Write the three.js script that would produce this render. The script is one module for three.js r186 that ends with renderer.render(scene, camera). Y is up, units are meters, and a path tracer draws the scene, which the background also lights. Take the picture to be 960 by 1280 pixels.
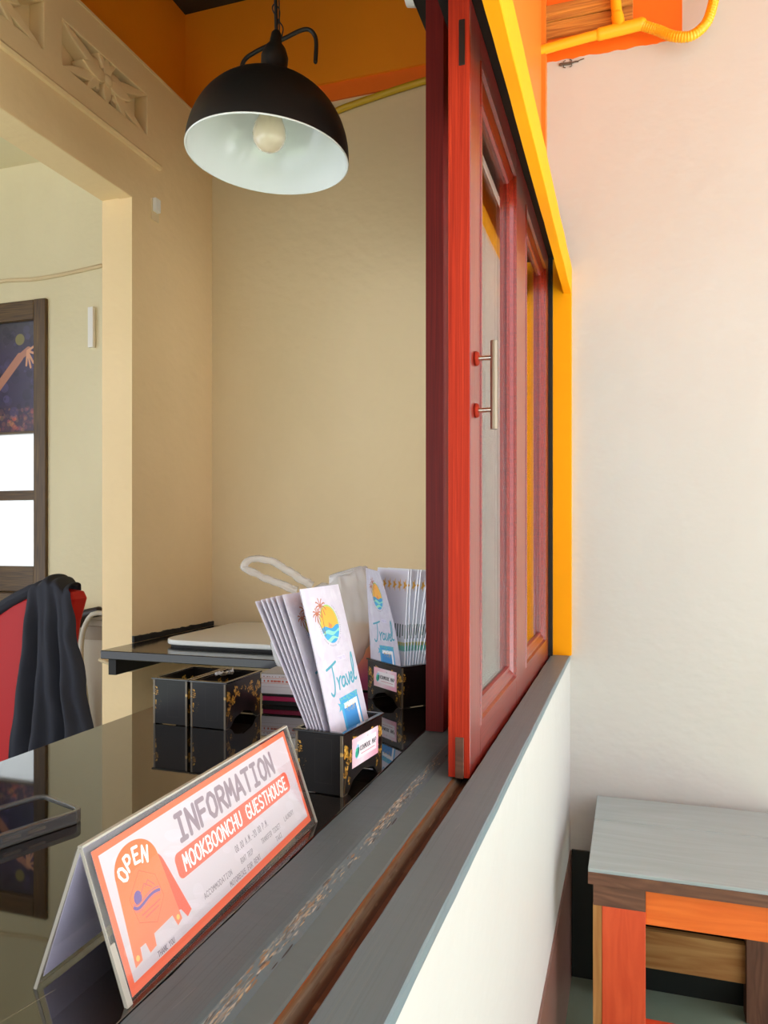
import * as THREE from 'three';
import { mergeGeometries, mergeVertices } from 'three/addons/utils/BufferGeometryUtils.js';
import { RoundedBoxGeometry } from 'three/addons/geometries/RoundedBoxGeometry.js';
import { ImprovedNoise } from 'three/addons/math/ImprovedNoise.js';

// ---------------------------------------------------------------- camera, sky, exposure
const H = 1.1;                                   // camera height above the floor; "Y" below is height relative to it
const scene = new THREE.Scene();
const camera = new THREE.PerspectiveCamera(67.93, 960 / 1280, 0.03, 60);
camera.position.set(0, H, 0);
camera.rotation.y = Math.atan(308 / 950);
camera.setViewOffset(960, 1280, 0, -28, 960, 1280);
camera.updateProjectionMatrix();
scene.add(camera);
scene.background = new THREE.Color(0.94, 1.0, 1.1);
scene.backgroundIntensity = 1.0;
const renderer = new THREE.WebGLRenderer({ antialias: true });
renderer.toneMapping = THREE.LinearToneMapping;
renderer.toneMappingExposure = 2.5;
renderer.shadowMap.enabled = true;
const sun = new THREE.DirectionalLight(0xfffdfb, 14);        // high sun: reaches only the terrace floor beyond the roof edge
sun.position.set(1.4, 5.2, 0.3); sun.target.position.set(0, 0, 0); sun.castShadow = true; sun.shadow.mapSize.set(2048, 2048);
Object.assign(sun.shadow.camera, { left: -4, right: 4, top: 4, bottom: -4, near: 0.1, far: 14 });
scene.add(sun, sun.target);
// ---------------------------------------------------------------- helpers
let seed = 7;
const rnd = () => { seed |= 0; seed = (seed + 0x6d2b79f5) | 0; let t = Math.imul(seed ^ (seed >>> 15), 1 | seed); t = (t + Math.imul(t ^ (t >>> 7), 61 | t)) ^ t; return ((t ^ (t >>> 14)) >>> 0) / 4294967296; };
const rr = (a, b) => a + (b - a) * rnd();
const noise = new ImprovedNoise();
const fbm = (x, y, z = 0, o = 4) => { let s = 0, a = 0.5; for (let i = 0; i < o; i++) { s += a * noise.noise(x, y, z + i * 7.3); x *= 2; y *= 2; a *= 0.5; } return s; };
const P = (x, Y, z) => new THREE.Vector3(x, Y + H, z);
const used = {};
const numbered = (n) => { const k = (used[n] = (used[n] ?? -1) + 1); return k ? n + '_' + String(k).padStart(3, '0') : n; };
function tag(o, label, category, group) { o.userData.label = label; o.userData.category = category; if (group) o.userData.group = group; return o; }
function thing(name, label, category, pos = [0, 0, 0], turn = 0, group) {
  const o = new THREE.Group(); o.name = numbered(name); scene.add(o); o.position.set(...pos); o.rotation.y = turn; return tag(o, label, category, group);
}
function part(name, geo, mat, parent, label) {
  const m = new THREE.Mesh(geo, mat); m.name = name; if (parent) parent.add(m); if (label) m.userData.label = label; return m;
}
function struct(name, geo, mat) { const m = part(name, geo, mat, scene); m.userData.kind = 'structure'; return m; }
function structGroup(name) { const g = new THREE.Group(); g.name = name; g.userData.kind = 'structure'; scene.add(g); return g; }
// uv in metres from the dominant normal axis
function worldUV(geo) {
  const g = geo.index ? geo.toNonIndexed() : geo; if (!g.attributes.normal) g.computeVertexNormals();
  const p = g.attributes.position, n = g.attributes.normal, uv = new Float32Array(p.count * 2);
  for (let i = 0; i < p.count; i++) {
    const ax = Math.abs(n.getX(i)), ay = Math.abs(n.getY(i)), az = Math.abs(n.getZ(i));
    const [u, v] = ax >= ay && ax >= az ? [p.getZ(i), p.getY(i)] : ay >= az ? [p.getX(i), p.getZ(i)] : [p.getX(i), p.getY(i)];
    uv[2 * i] = u; uv[2 * i + 1] = v;
  }
  g.setAttribute('uv', new THREE.BufferAttribute(uv, 2)); return g;
}
const vertUV = (g) => { const uv = g.attributes.uv; for (let i = 0; i < uv.count; i++) { const u = uv.getX(i); uv.setXY(i, uv.getY(i), u); } return g; };   // grain along y
// a box between two corners, Y relative to the camera
function boxAt(x0, x1, Y0, Y1, z0, z1, r = 0) {
  const w = Math.abs(x1 - x0), h = Math.abs(Y1 - Y0), d = Math.abs(z1 - z0);
  const g = r ? new RoundedBoxGeometry(w, h, d, 2, r) : new THREE.BoxGeometry(w, h, d);
  g.translate((x0 + x1) / 2, (Y0 + Y1) / 2 + H, (z0 + z1) / 2); return worldUV(g);
}
function localBox(w, h, d, x = 0, y = 0, z = 0, r = 0) {
  const g = r ? new RoundedBoxGeometry(w, h, d, 2, r) : new THREE.BoxGeometry(w, h, d); g.translate(x, y, z); return worldUV(g);
}
// prism along z from a closed profile of [x, Y]
function prism(profile, z0, z1, steps = 1, wobble = 0, dy = H) {
  const s = new THREE.Shape(profile.map(([x, y]) => new THREE.Vector2(x, y)));
  const g = new THREE.ExtrudeGeometry(s, { depth: z1 - z0, steps, bevelEnabled: false }); g.translate(0, dy, z0);
  if (wobble) {
    const p = g.attributes.position;
    for (let i = 0; i < p.count; i++) { const x = p.getX(i), y = p.getY(i), z = p.getZ(i); p.setXYZ(i, x + wobble * fbm(z * 14, x * 60, 1), y + wobble * 0.5 * fbm(z * 22, x * 40, 5), z); }
    g.computeVertexNormals();
  }
  return worldUV(g);
}
function mapUV(g, x0, x1, z0, z1) {            // u across x, v along z, both 0..1
  const p = g.attributes.position, uv = g.attributes.uv;
  for (let i = 0; i < p.count; i++) uv.setXY(i, (p.getX(i) - x0) / (x1 - x0), (p.getZ(i) - z0) / (z1 - z0));
  return g;
}
function tube(points, r, seg = 40, rad = 8, tension = 0.5) {
  const c = new THREE.CatmullRomCurve3(points, false, 'catmullrom', tension);
  const g = new THREE.TubeGeometry(c, seg, r, rad, false);
  const caps = [points[0], points[points.length - 1]].map((q) => { const s = new THREE.SphereGeometry(r, rad, 6); s.translate(q.x, q.y, q.z); return s; });
  return mergeGeometries([g, ...caps]);
}
function lathe(pts, seg = 48) { return new THREE.LatheGeometry(pts.map(([x, y]) => new THREE.Vector2(x, y)), seg); }
// a grid surface from f(u, v) -> Vector3
function surface(f, nu, nv) {
  const pos = [], uv = [], idx = [];
  for (let j = 0; j <= nv; j++) for (let i = 0; i <= nu; i++) { const q = f(i / nu, j / nv); pos.push(q.x, q.y, q.z); uv.push(i / nu, j / nv); }
  for (let j = 0; j < nv; j++) for (let i = 0; i < nu; i++) { const a = j * (nu + 1) + i, b = a + 1, c = a + nu + 1, d = c + 1; idx.push(a, b, d, a, d, c); }
  const g = new THREE.BufferGeometry(); g.setAttribute('position', new THREE.Float32BufferAttribute(pos, 3)); g.setAttribute('uv', new THREE.Float32BufferAttribute(uv, 2)); g.setIndex(idx); g.computeVertexNormals(); return g;
}
// a closed sheet: the surface and a copy pushed back along its normals
function sheet(f, nu, nv, t) {
  const a = surface(f, nu, nv), b = a.clone(), p = b.attributes.position, n = a.attributes.normal;
  for (let i = 0; i < p.count; i++) p.setXYZ(i, p.getX(i) - n.getX(i) * t, p.getY(i) - n.getY(i) * t, p.getZ(i) - n.getZ(i) * t);
  b.setIndex([...b.index.array].reverse()); b.computeVertexNormals();
  return mergeGeometries([a, b]);
}

// ---------------------------------------------------------------- textures
function canvasTex(w, h, draw, srgb = true) {
  const c = document.createElement('canvas'); c.width = w; c.height = h; draw(c.getContext('2d'), w, h);
  const t = new THREE.CanvasTexture(c); if (srgb) t.colorSpace = THREE.SRGBColorSpace; t.wrapS = t.wrapT = THREE.RepeatWrapping; t.anisotropy = 8; return t;
}
function dataTex(n, f, srgb = true, m = n) {
  const d = new Uint8Array(n * m * 4);
  for (let j = 0; j < m; j++) for (let i = 0; i < n; i++) { const c = f(i / n, j / m), k = (j * n + i) * 4; for (let q = 0; q < 3; q++) d[k + q] = Math.max(0, Math.min(255, Array.isArray(c) ? c[q] : c)); d[k + 3] = 255; }
  const t = new THREE.DataTexture(d, n, m); t.magFilter = THREE.LinearFilter; t.minFilter = THREE.LinearMipmapLinearFilter; t.generateMipmaps = true; t.wrapS = t.wrapT = THREE.RepeatWrapping; if (srgb) t.colorSpace = THREE.SRGBColorSpace; t.needsUpdate = true; return t;
}
const tile = (f) => (u, v) => {                  // blends a field so that it repeats
  const a = f(u, v), b = f(u - 1, v), c = f(u, v - 1), d = f(u - 1, v - 1), s = u * u * (3 - 2 * u), t = v * v * (3 - 2 * v);
  return a * (1 - s) * (1 - t) + b * s * (1 - t) + c * (1 - s) * t + d * s * t;
};
const plasterF = tile((u, v) => fbm(u * 5, v * 5, 3, 6) + 0.35 * fbm(u * 26, v * 40, 9, 3));
const plasterBump = dataTex(512, (u, v) => 128 + 170 * plasterF(u, v), false);
const mottleF = tile((u, v) => fbm(u * 2.2, v * 1.6, 20, 5));
const mottle = (rgb, amp, warm = 0.6) => dataTex(256, (u, v) => { const k = mottleF(u, v); return [rgb[0] * (1 + amp * k), rgb[1] * (1 + amp * k * 1.15), rgb[2] * (1 + amp * k * (1 + warm))]; });
const rep = (t, x, y = x) => { const c = t.clone(); c.repeat.set(x, y); c.needsUpdate = true; return c; };
const grainF = (u, v, k) => { const w = fbm(u * 1.4, v * 7, k, 3); return fbm(u * 3 + w, v * 42 + w * 6, k + 4, 4) + 0.5 * Math.sin((v * 9 + w * 3.2) * 6.28) * 0.4; };
const wood = (a, b, k = 1, n = 256) => dataTex(n, (u, v) => { const t = Math.max(0, Math.min(1, 0.5 + 0.9 * tile((x, y) => grainF(x, y, k))(u, v))); return [0, 1, 2].map((q) => a[q] + (b[q] - a[q]) * t); });
const grainBump = dataTex(256, (u, v) => 128 + 110 * tile((x, y) => grainF(x, y, 2))(u, v), false);

const std = (o) => new THREE.MeshStandardMaterial({ roughness: 0.6, ...o });
const phy = (o) => new THREE.MeshPhysicalMaterial({ roughness: 0.4, ...o });
const bump = rep(plasterBump, 1.1);
const M = {
  cream: std({ map: rep(mottle([226, 203, 160], 0.1), 0.8), bumpMap: bump, bumpScale: 0.004, roughness: 0.62 }),
  creamFar: std({ map: rep(mottle([228, 216, 178], 0.1), 0.8), bumpMap: bump, bumpScale: 0.004, roughness: 0.6 }),
  creamLeftLit: std({ map: rep(mottle([236, 206, 156], 0.1), 0.8), bumpMap: bump, bumpScale: 0.004, roughness: 0.62 }),  // same paint as cream, lightened to stand in for light on the left wall
  white: std({ map: rep(mottle([198, 196, 191], 0.035, 0.3), 0.9), bumpMap: bump, bumpScale: 0.0035, roughness: 0.5 }),
  orangeIn: std({ map: rep(mottle([236, 138, 8], 0.14), 0.9), bumpMap: bump, bumpScale: 0.002, roughness: 0.55 }),
  orange: std({ map: rep(mottle([240, 112, 20], 0.08), 1.4), bumpMap: bump, bumpScale: 0.002, roughness: 0.5 }),
  orangePost: std({ color: '#e07c22', roughness: 0.5 }),
  yellow: phy({ map: rep(mottle([255, 166, 0], 0.05), 2), roughness: 0.6, specularIntensity: 0.4, bumpMap: bump, bumpScale: 0.001 }),
  pipeYellow: std({ color: '#f5b016', roughness: 0.4 }),
  pipeOlive: std({ color: '#c9a21c', roughness: 0.5 }),
  darkCeil: std({ map: rep(mottle([44, 36, 24], 0.2), 1), roughness: 0.7 }),
  roof: std({ map: rep(mottle([204, 128, 62], 0.08), 1), roughness: 0.6 }),
  redWood: phy({ map: rep(wood([150, 38, 22], [104, 22, 14], 3), 1.4, 9), bumpMap: rep(grainBump, 1.4, 9), bumpScale: 0.0004, roughness: 0.3, clearcoat: 0.35, clearcoatRoughness: 0.16 }),
  redEnd: phy({ map: rep(wood([206, 62, 30], [150, 34, 16], 5), 1.4, 18), bumpMap: rep(grainBump, 1.4, 18), bumpScale: 0.0008, roughness: 0.6, specularIntensity: 0.4 }),
  maroon: phy({ map: rep(wood([116, 30, 24], [84, 18, 16], 6), 1.4, 12), roughness: 0.5, specularIntensity: 0.5 }),
  blackGap: std({ color: '#17130f', roughness: 0.7 }),
  darkWood: std({ color: '#2a1a12', roughness: 0.45 }),
  greyPaint: std({ color: '#647476', roughness: 0.45, bumpMap: rep(grainBump, 6, 2), bumpScale: 0.0004 }),
  greyTop: std({ map: rep(wood([170, 184, 186], [154, 168, 168], 8), 1.2, 2), roughness: 0.42, bumpMap: rep(grainBump, 1.2, 2), bumpScale: 0.0006 }),
  granite: phy({ map: rep(dataTex(512, (u, v) => { const s = rnd(); const k = tile((x, y) => fbm(x * 6, y * 6, 30, 4))(u, v); return [26 + 12 * k + (s > 0.992 ? 26 : 0), 21 + 10 * k + (s > 0.992 ? 24 : 0), 17 + 8 * k + (s > 0.992 ? 20 : 0)]; }), 3), roughness: 0.045, ior: 1.75 }),
  graniteMat: phy({ color: '#221f1c', roughness: 0.12 }),
  lacquer: phy({ color: '#14110f', roughness: 0.16, clearcoat: 0.5, clearcoatRoughness: 0.08 }),
  lacquerIn: phy({ color: '#0e0c0b', roughness: 0.3 }),
  lampBlack: phy({ color: '#12100e', roughness: 0.5 }),
  lampWhite: phy({ color: '#f2f4f1', roughness: 0.22, clearcoat: 0.4, clearcoatRoughness: 0.1 }),
  bulb: phy({ color: '#f6e3c4', roughness: 0.2, clearcoat: 0.6 }),
  chrome: std({ color: '#d8cdbd', metalness: 1, roughness: 0.22 }),
  brass: std({ color: '#9c8d78', metalness: 0.9, roughness: 0.3 }),
  glass: phy({ color: '#ffffff', transmission: 1, thickness: 0, roughness: 0.02, ior: 1.75, side: THREE.DoubleSide }),
  acrylic: phy({ color: '#ffffff', transmission: 1, thickness: 0, roughness: 0.03, ior: 1.49, side: THREE.DoubleSide }),
  acrylicEdge: phy({ color: '#d6d2c4', transmission: 0.35, thickness: 0, roughness: 0.25 }),
  paper: std({ color: '#f6f5f8', roughness: 0.7 }),
  lilac: std({ color: '#dcd8ef', roughness: 0.6 }),
  rubber: std({ color: '#191919', roughness: 0.6 }),
  redLeather: phy({ color: '#b40c0c', roughness: 0.5, specularIntensity: 0.6 }),
  cloth: std({ map: rep(mottle([40, 41, 50], 0.12), 4), roughness: 0.9 }),
  film: phy({ color: '#ffffff', transmission: 0.72, thickness: 0, roughness: 0.2, side: THREE.DoubleSide }),
  plastic: std({ color: '#efece4', roughness: 0.4 }),
  rawWood: std({ map: rep(wood([206, 160, 96], [150, 92, 40], 9), 1.6, 2.2), bumpMap: rep(grainBump, 1.6, 2.2), bumpScale: 0.0008, roughness: 0.6 }),
  oldWood: std({ map: rep(wood([222, 158, 66], [150, 90, 32], 11), 2, 5), bumpMap: rep(grainBump, 2, 5), bumpScale: 0.003, roughness: 0.75 }),
  stoolRed: std({ map: rep(wood([232, 96, 52], [206, 70, 34], 12), 2, 2.4), bumpMap: rep(grainBump, 2, 2.4), bumpScale: 0.0006, roughness: 0.5 }),
  stoolOrange: std({ map: rep(wood([246, 128, 48], [226, 100, 26], 13), 1.6, 2.6), bumpMap: rep(grainBump, 1.6, 2.6), bumpScale: 0.0006, roughness: 0.5 }),
  stoolBrown: std({ map: rep(wood([132, 92, 68], [86, 56, 42], 14), 3, 3), roughness: 0.6 }),
  floor: phy({ map: rep(mottle([132, 146, 126], 0.4), 1.2), roughness: 0.22, bumpMap: bump, bumpScale: 0.001 }),
  dadoBrown: phy({ map: rep(mottle([128, 92, 80], 0.22), 1.6), roughness: 0.28 }),
  dadoBlack: phy({ color: '#101514', roughness: 0.3 }),
};

// hand-drawn stroke lettering: each glyph lives in a 4 x 6 cell, y down
const GL = {
  A: 'M0 6L2 0L4 6M.8 4L3.2 4', B: 'M.3 0L.3 6L2.4 6L3.7 5.2L3.7 3.9L2.6 3L.3 3M2.6 3L3.4 2.2L3.4 .8L2.4 0L.3 0', C: 'M3.8 1L2.8 .1L1.4 .1L.3 1.4L.3 4.6L1.4 5.9L2.8 5.9L3.8 5', D: 'M.3 0L.3 6L2 6L3.6 4.6L3.6 1.4L2 0L.3 0',
  E: 'M3.6 0L.4 0L.4 6L3.7 6M.4 2.9L3 2.9', F: 'M3.7 0L.4 0L.4 6M.4 2.9L3.1 2.9', G: 'M3.7 1L2.7 .1L1.4 .1L.3 1.4L.3 4.6L1.4 5.9L3 5.9L3.8 4.8L3.8 3.3L2.2 3.3', H: 'M.3 0L.3 6M3.7 0L3.7 6M.3 3L3.7 3', I: 'M.7 0L3.3 0M2 0L2 6M.7 6L3.3 6',
  K: 'M.4 0L.4 6M3.7 0L.5 3.3L3.8 6', L: 'M.5 0L.5 6L3.7 6', M: 'M.1 6L.6 0L2 3.6L3.4 0L3.9 6', N: 'M.3 6L.3 0L3.7 6L3.7 0', O: 'M1.5 .1L.3 1.5L.3 4.5L1.5 5.9L2.6 5.9L3.8 4.5L3.8 1.5L2.6 .1L1.5 .1', P: 'M.4 6L.4 0L2.6 0L3.7 .9L3.7 2.4L2.6 3.3L.4 3.3',
  R: 'M.4 6L.4 0L2.6 0L3.6 .9L3.6 2.2L2.6 3.1L.4 3.1M1.8 3.1L3.8 6', S: 'M3.6 .8L2.6 .1L1.3 .1L.4 1L.5 2.2L1.6 2.9L2.8 3.3L3.7 4.2L3.6 5.2L2.6 5.9L1.2 5.9L.3 5.1', T: 'M.1 0L3.9 0M2 0L2 6', U: 'M.3 0L.3 4.6L1.3 5.9L2.7 5.9L3.7 4.6L3.7 0', X: 'M.3 0L3.7 6M3.7 0L.3 6', Y: 'M.2 0L2 3L3.8 0M2 3L2 6',
  0: 'M1.5 .1L.4 1.5L.4 4.5L1.5 5.9L2.5 5.9L3.6 4.5L3.6 1.5L2.5 .1L1.5 .1', 2: 'M.5 1.3L1.4 .1L2.8 .1L3.5 1.2L3.3 2.4L.4 6L3.8 6', 8: 'M2 2.9L.8 2.1L.8 .9L1.6 .1L2.5 .1L3.2 .9L3.2 2.1L2 2.9L.5 4L.5 5L1.5 5.9L2.6 5.9L3.6 5L3.6 4L2 2.9', '.': 'M1.9 5.7L2.1 5.9', '-': 'M.8 3.2L3.2 3.2', ' ': '',
};
function glyphs(g, text, x, y, w, h, lw, adv = 5.2) {      // text fitted to a box w x h
  const k = w / (text.length * adv - (adv - 4)), s = h / 6; g.lineWidth = lw; g.lineCap = 'round'; g.lineJoin = 'round';
  [...text].forEach((ch, i) => {
    g.beginPath();
    for (const m of (GL[ch] ?? '').matchAll(/([ML])([\d.]+) ([\d.]+)/g)) { const px = x + (i * adv + +m[2]) * k, py = y + +m[3] * s; m[1] === 'M' ? g.moveTo(px, py) : g.lineTo(px, py); }
    g.stroke();
  });
}

// ---------------------------------------------------------------- room shell
struct('floor', boxAt(-3.5, 2.6, -1.2, -1.1, -2.65, 2.4), M.floor);
struct('wall_back', boxAt(-1.158, -0.3, -1.1, 1.6, -2.1, -1.95), M.cream);
struct('wall_terrace', boxAt(-0.3, 2.6, -1.1, 1.6, -2.1, -1.95), M.white);
struct('wall_far', mergeGeometries([boxAt(-3.5, -2.9, -1.1, 1.6, -2.65, -2.5), boxAt(-2.236, -1.0, -1.1, 1.6, -2.65, -2.5), boxAt(-2.9, -2.236, -1.1, -0.235, -2.65, -2.5), boxAt(-2.9, -2.236, 0.95, 1.6, -2.65, -2.5)]), M.creamFar);
struct('ground', boxAt(2.6, 10, -1.2, -1.11, -7, 7), std({ map: rep(mottle([188, 190, 192], 0.15), 0.5), roughness: 0.8 }));  // unseen pale ground, added to bounce sunlight in through the service window
struct('wall_front_blocker', boxAt(-0.3, 4.5, -1.1, 1.62, 2.25, 2.4), M.white);  // unseen wall, added to block sky light from the back walls
struct('wall_header_blocker', boxAt(-3.65, -0.3, 0.6, 1.62, 1.3, 1.4), M.cream);  // unseen header, added to cut the light entering from the front
struct('wall_side', boxAt(-3.65, -3.5, -1.1, 1.6, -2.65, -1.3), M.creamFar);
struct('ceiling', boxAt(-3.65, -0.25, 1.52, 1.62, -2.1, 1.3), M.darkCeil);
struct('ceiling_far', boxAt(-3.65, -1.245, 1.51, 1.58, -2.65, -2.1), M.creamFar);
struct('ceiling_terrace', boxAt(-3.7, 1.7, 1.62, 1.68, -2.65, 0.8), M.roof);

// wall with the wide doorway: pier, beam with a recessed frieze, and the orange wall set back above it
{
  const w = structGroup('wall_left');
  part('pier', boxAt(-1.245, -1.158, -1.1, 0.826, -2.5, -1.576), M.creamLeftLit, w);
  part('beam', mergeGeometries([boxAt(-1.245, -1.196, 0.826, 1.173, -2.5, 2.0), boxAt(-1.196, -1.178, 0.826, 0.99, -2.5, 2.0), boxAt(-1.196, -1.178, 1.12, 1.173, -2.5, 2.0)]), M.creamLeftLit, w);
  // plaster face of the beam with openings for the carved blocks, drawn in (along = -z, Y)
  const face = new THREE.Shape([[-2, 0.826], [1.95, 0.826], [1.95, 1.173], [-2, 1.173]].map((q) => new THREE.Vector2(...q)));
  const blocks = [[0.985, 1.285], [1.335, 1.64], [0.635, 0.935], [0.285, 0.585]];
  for (const [a, b] of blocks) face.holes.push(new THREE.Path([[a, 1.005], [b, 1.005], [b, 1.108], [a, 1.108]].map((q) => new THREE.Vector2(...q))));
  const fg = new THREE.ExtrudeGeometry(face, { depth: 0.034, bevelEnabled: true, bevelSize: 0.002, bevelThickness: 0.002, bevelSegments: 2 });
  fg.rotateY(Math.PI / 2); fg.translate(-1.194, H, 0); part('beam_face', worldUV(fg), M.creamLeftLit, w);
  part('moulding', prism([[-1.16, 0.938], [-1.151, 0.941], [-1.149, 0.947], [-1.152, 0.953], [-1.16, 0.955]], -1.69, 2.0), M.creamLeftLit, w);
  w.add(part('ledge', boxAt(-1.25, -1.156, 1.173, 1.18, -1.95, 2.0), M.creamLeftLit));
  // carved blocks: pointed leaves to the corners, petals and a boss, on a sunk ground
  for (const [a, b] of blocks) {
    const cz = -(a + b) / 2, hw = (b - a) / 2, hh = 0.0515, cy = 1.0565 + H, gs = [];
    const leaf = (ang, len, wid, x = -1.166, depth = 0.026, oz = 0, oy = 0) => {
      const s = new THREE.Shape(); s.moveTo(0, 0); s.quadraticCurveTo(len * 0.4, wid, len, 0); s.quadraticCurveTo(len * 0.4, -wid, 0, 0);
      const g = new THREE.ExtrudeGeometry(s, { depth, bevelEnabled: true, bevelSize: 0.0025, bevelThickness: 0.004, bevelSegments: 3, curveSegments: 8 });
      g.rotateZ(ang); g.rotateY(Math.PI / 2); g.translate(x - depth - 0.0, cy + oy, cz - oz); return g;
    };
    const diag = Math.hypot(hw, hh), da = Math.atan2(hh, hw);
    for (const q of [da, Math.PI - da, Math.PI + da, -da]) gs.push(leaf(q, diag * 0.99, 0.018, -1.165));
    for (const s of [-1, 1]) {
      gs.push(leaf(Math.PI / 2 * s, hh * 0.98, 0.024, -1.163), leaf(s > 0 ? 0 : Math.PI, hw * 0.55, 0.026, -1.161));
      for (const t of [-1, 1]) gs.push(leaf(Math.PI / 2 + s * 0.75 + (t < 0 ? Math.PI : 0), 0.075, 0.014, -1.164, 0.026, s * 0.02, 0));
      for (const t of [-1, 1]) { const e = new THREE.SphereGeometry(0.02, 14, 10); e.scale(0.5, 0.8, 1.5); e.rotateX(s * t * 0.5); e.translate(-1.17, cy + t * 0.018, cz + s * 0.045); gs.push(e.toNonIndexed()); }
    }
    const boss = new THREE.SphereGeometry(0.016, 16, 12); boss.scale(0.8, 1, 1); boss.translate(-1.164, cy, cz); gs.push(boss.toNonIndexed());
    for (const g of gs) for (const k of Object.keys(g.attributes)) if (!['position', 'normal', 'uv'].includes(k)) g.deleteAttribute(k);
    part('carved_block', worldUV(mergeGeometries(gs.map((g) => (g.index ? g.toNonIndexed() : g)))), M.creamLeftLit, w);
  }
  struct('wall_upper', boxAt(-1.35, -1.239, 1.18, 1.52, -1.95, 2.0), M.orangeIn);
}
struct('trim_1', boxAt(-1.239, -0.3, 1.24, 1.52, -1.95, -1.936), M.orangeIn);                       // dark orange band on the back wall
struct('trim_2', prism([[-1.158, 1.19], [-0.3, 1.198], [-0.3, 1.25], [-1.158, 1.25]], -1.95, -1.944), M.orange);     // brighter strip below it
struct('trim_3', boxAt(-0.143, -0.139, -1.1, -0.787, -1.946, 0.9), M.dadoBrown);
struct('trim_4', boxAt(-0.139, 2.6, -1.1, -0.785, -1.95, -1.944), M.dadoBlack);
{ // orange paint patch with a ragged lower edge on the terrace wall
  const s = new THREE.Shape(); s.moveTo(-0.2104, 1.52); s.lineTo(-0.2104, 1.19);
  for (let i = 1; i < 40; i++) { const t = i / 40; s.lineTo(-0.2104 + 0.328 * t, 1.19 - 0.004 * t + 0.006 * fbm(t * 14, 1.5, 2, 4)); }
  s.lineTo(0.108, 1.186); s.lineTo(0.1177, 1.2); s.lineTo(0.1177, 1.52);
  const g = new THREE.ExtrudeGeometry(s, { depth: 0.003, bevelEnabled: false }); g.translate(0, H, -1.951); struct('trim_5', worldUV(g), M.orange);
}
struct('wall_window', mergeGeometries([boxAt(-0.235, -0.143, -1.1, -0.341, -1.95, 0.9), boxAt(-0.1625, -0.143, -0.341, -0.312, -1.95, 0.9)]), M.white);
struct('wall_window_upper', mergeGeometries([boxAt(-0.3, -0.2104, 0.95, 1.62, -1.95, 0.9), boxAt(-0.234, -0.2104, 0.7, 0.95, -1.95, 0.9)]), M.orangePost);
struct('wall_window_near', boxAt(-0.3, -0.158, -0.312, 0.684, 0.7, 0.9), M.white);

// ---------------------------------------------------------------- service window: frame, sill boards, track
const woodChip = (g, x, y, r, c) => { g.fillStyle = c; g.beginPath(); for (let k = 0; k < 9; k++) { const a = k / 9 * 6.283; g.lineTo(x + Math.cos(a) * r * rr(0.8, 3), y + Math.sin(a) * r * rr(0.6, 3)); } g.closePath(); g.fill(); };
const sillTex = canvasTex(512, 2048, (g, w, h) => {          // v = 0 (bottom of canvas) at z = -1.95, top at z = 0.7
  g.fillStyle = '#57666a'; g.fillRect(0, 0, w, h);
  for (let i = 0; i < 900; i++) { g.fillStyle = `rgba(${rnd() < 0.5 ? '30,30,28' : '120,120,114'},${rr(0.02, 0.09)})`; g.fillRect(rr(0, w), rr(0, h), rr(2, 9), rr(20, 160)); }
  for (let i = 0; i < 60; i++) { g.strokeStyle = `rgba(190,188,180,${rr(0.1, 0.5)})`; g.lineWidth = rr(0.6, 1.6); g.beginPath(); const x = rr(0, w), y = rr(0, h); g.moveTo(x, y); g.lineTo(x + rr(-30, 30), y + rr(-30, 30)); g.stroke(); }
  const e = w * 0.775;                                        // the worn arris
  for (let y = 0; y < h; y += 3) { const k = 0.5 + fbm(y / 90, 2.5, 0, 4); g.fillStyle = `rgba(186,182,168,${Math.max(0, 0.22 + 0.75 * (k - 0.45))})`; g.fillRect(e - 5 + 6 * fbm(y / 40, 8), y, rr(4, 10), 3); }
  for (let i = 0; i < 5200; i++) { const y = rr(0, h), k = fbm(y / 110, 4.2, 0, 4); if (k < -0.2 + 0.28 * rnd()) continue; g.globalAlpha = rr(0.35, 1); woodChip(g, e + rr(-10, 66) * rr(0.5, 1), y, rr(0.5, 2.6), ['#b3aa98', '#8f8877', '#b89b74', '#5b564c', '#3a352f', '#8a5f38', '#8b8a83', '#6d7172'][Math.floor(rnd() * 8)]); } g.globalAlpha = 1;
  for (let i = 0; i < 160; i++) { const y = rr(0, h), k = fbm(y / 130, 4.2, 0, 3); if (k < 0.06) continue; g.fillStyle = '#231f1b'; g.beginPath(); g.ellipse(e + rr(60, 100), y, rr(1, 5), rr(2, 9), 0, 0, 7); g.fill(); }
});
const boardTex = canvasTex(256, 1024, (g, w, h) => {
  g.fillStyle = '#6c7e84'; g.fillRect(0, 0, w, h);
  for (let i = 0; i < 500; i++) { g.fillStyle = `rgba(${rnd() < 0.5 ? '60,58,54' : '150,148,140'},${rr(0.02, 0.08)})`; g.fillRect(rr(0, w), rr(0, h), rr(2, 8), rr(20, 120)); }
  for (let i = 0; i < 26; i++) { g.strokeStyle = `rgba(190,186,176,${rr(0.2, 0.6)})`; g.lineWidth = rr(0.6, 1.6); g.beginPath(); const x = rr(0, w), y = rr(0, h); g.moveTo(x, y); g.lineTo(x + rr(-20, 20), y + rr(-8, 8)); g.stroke(); }
});
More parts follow.
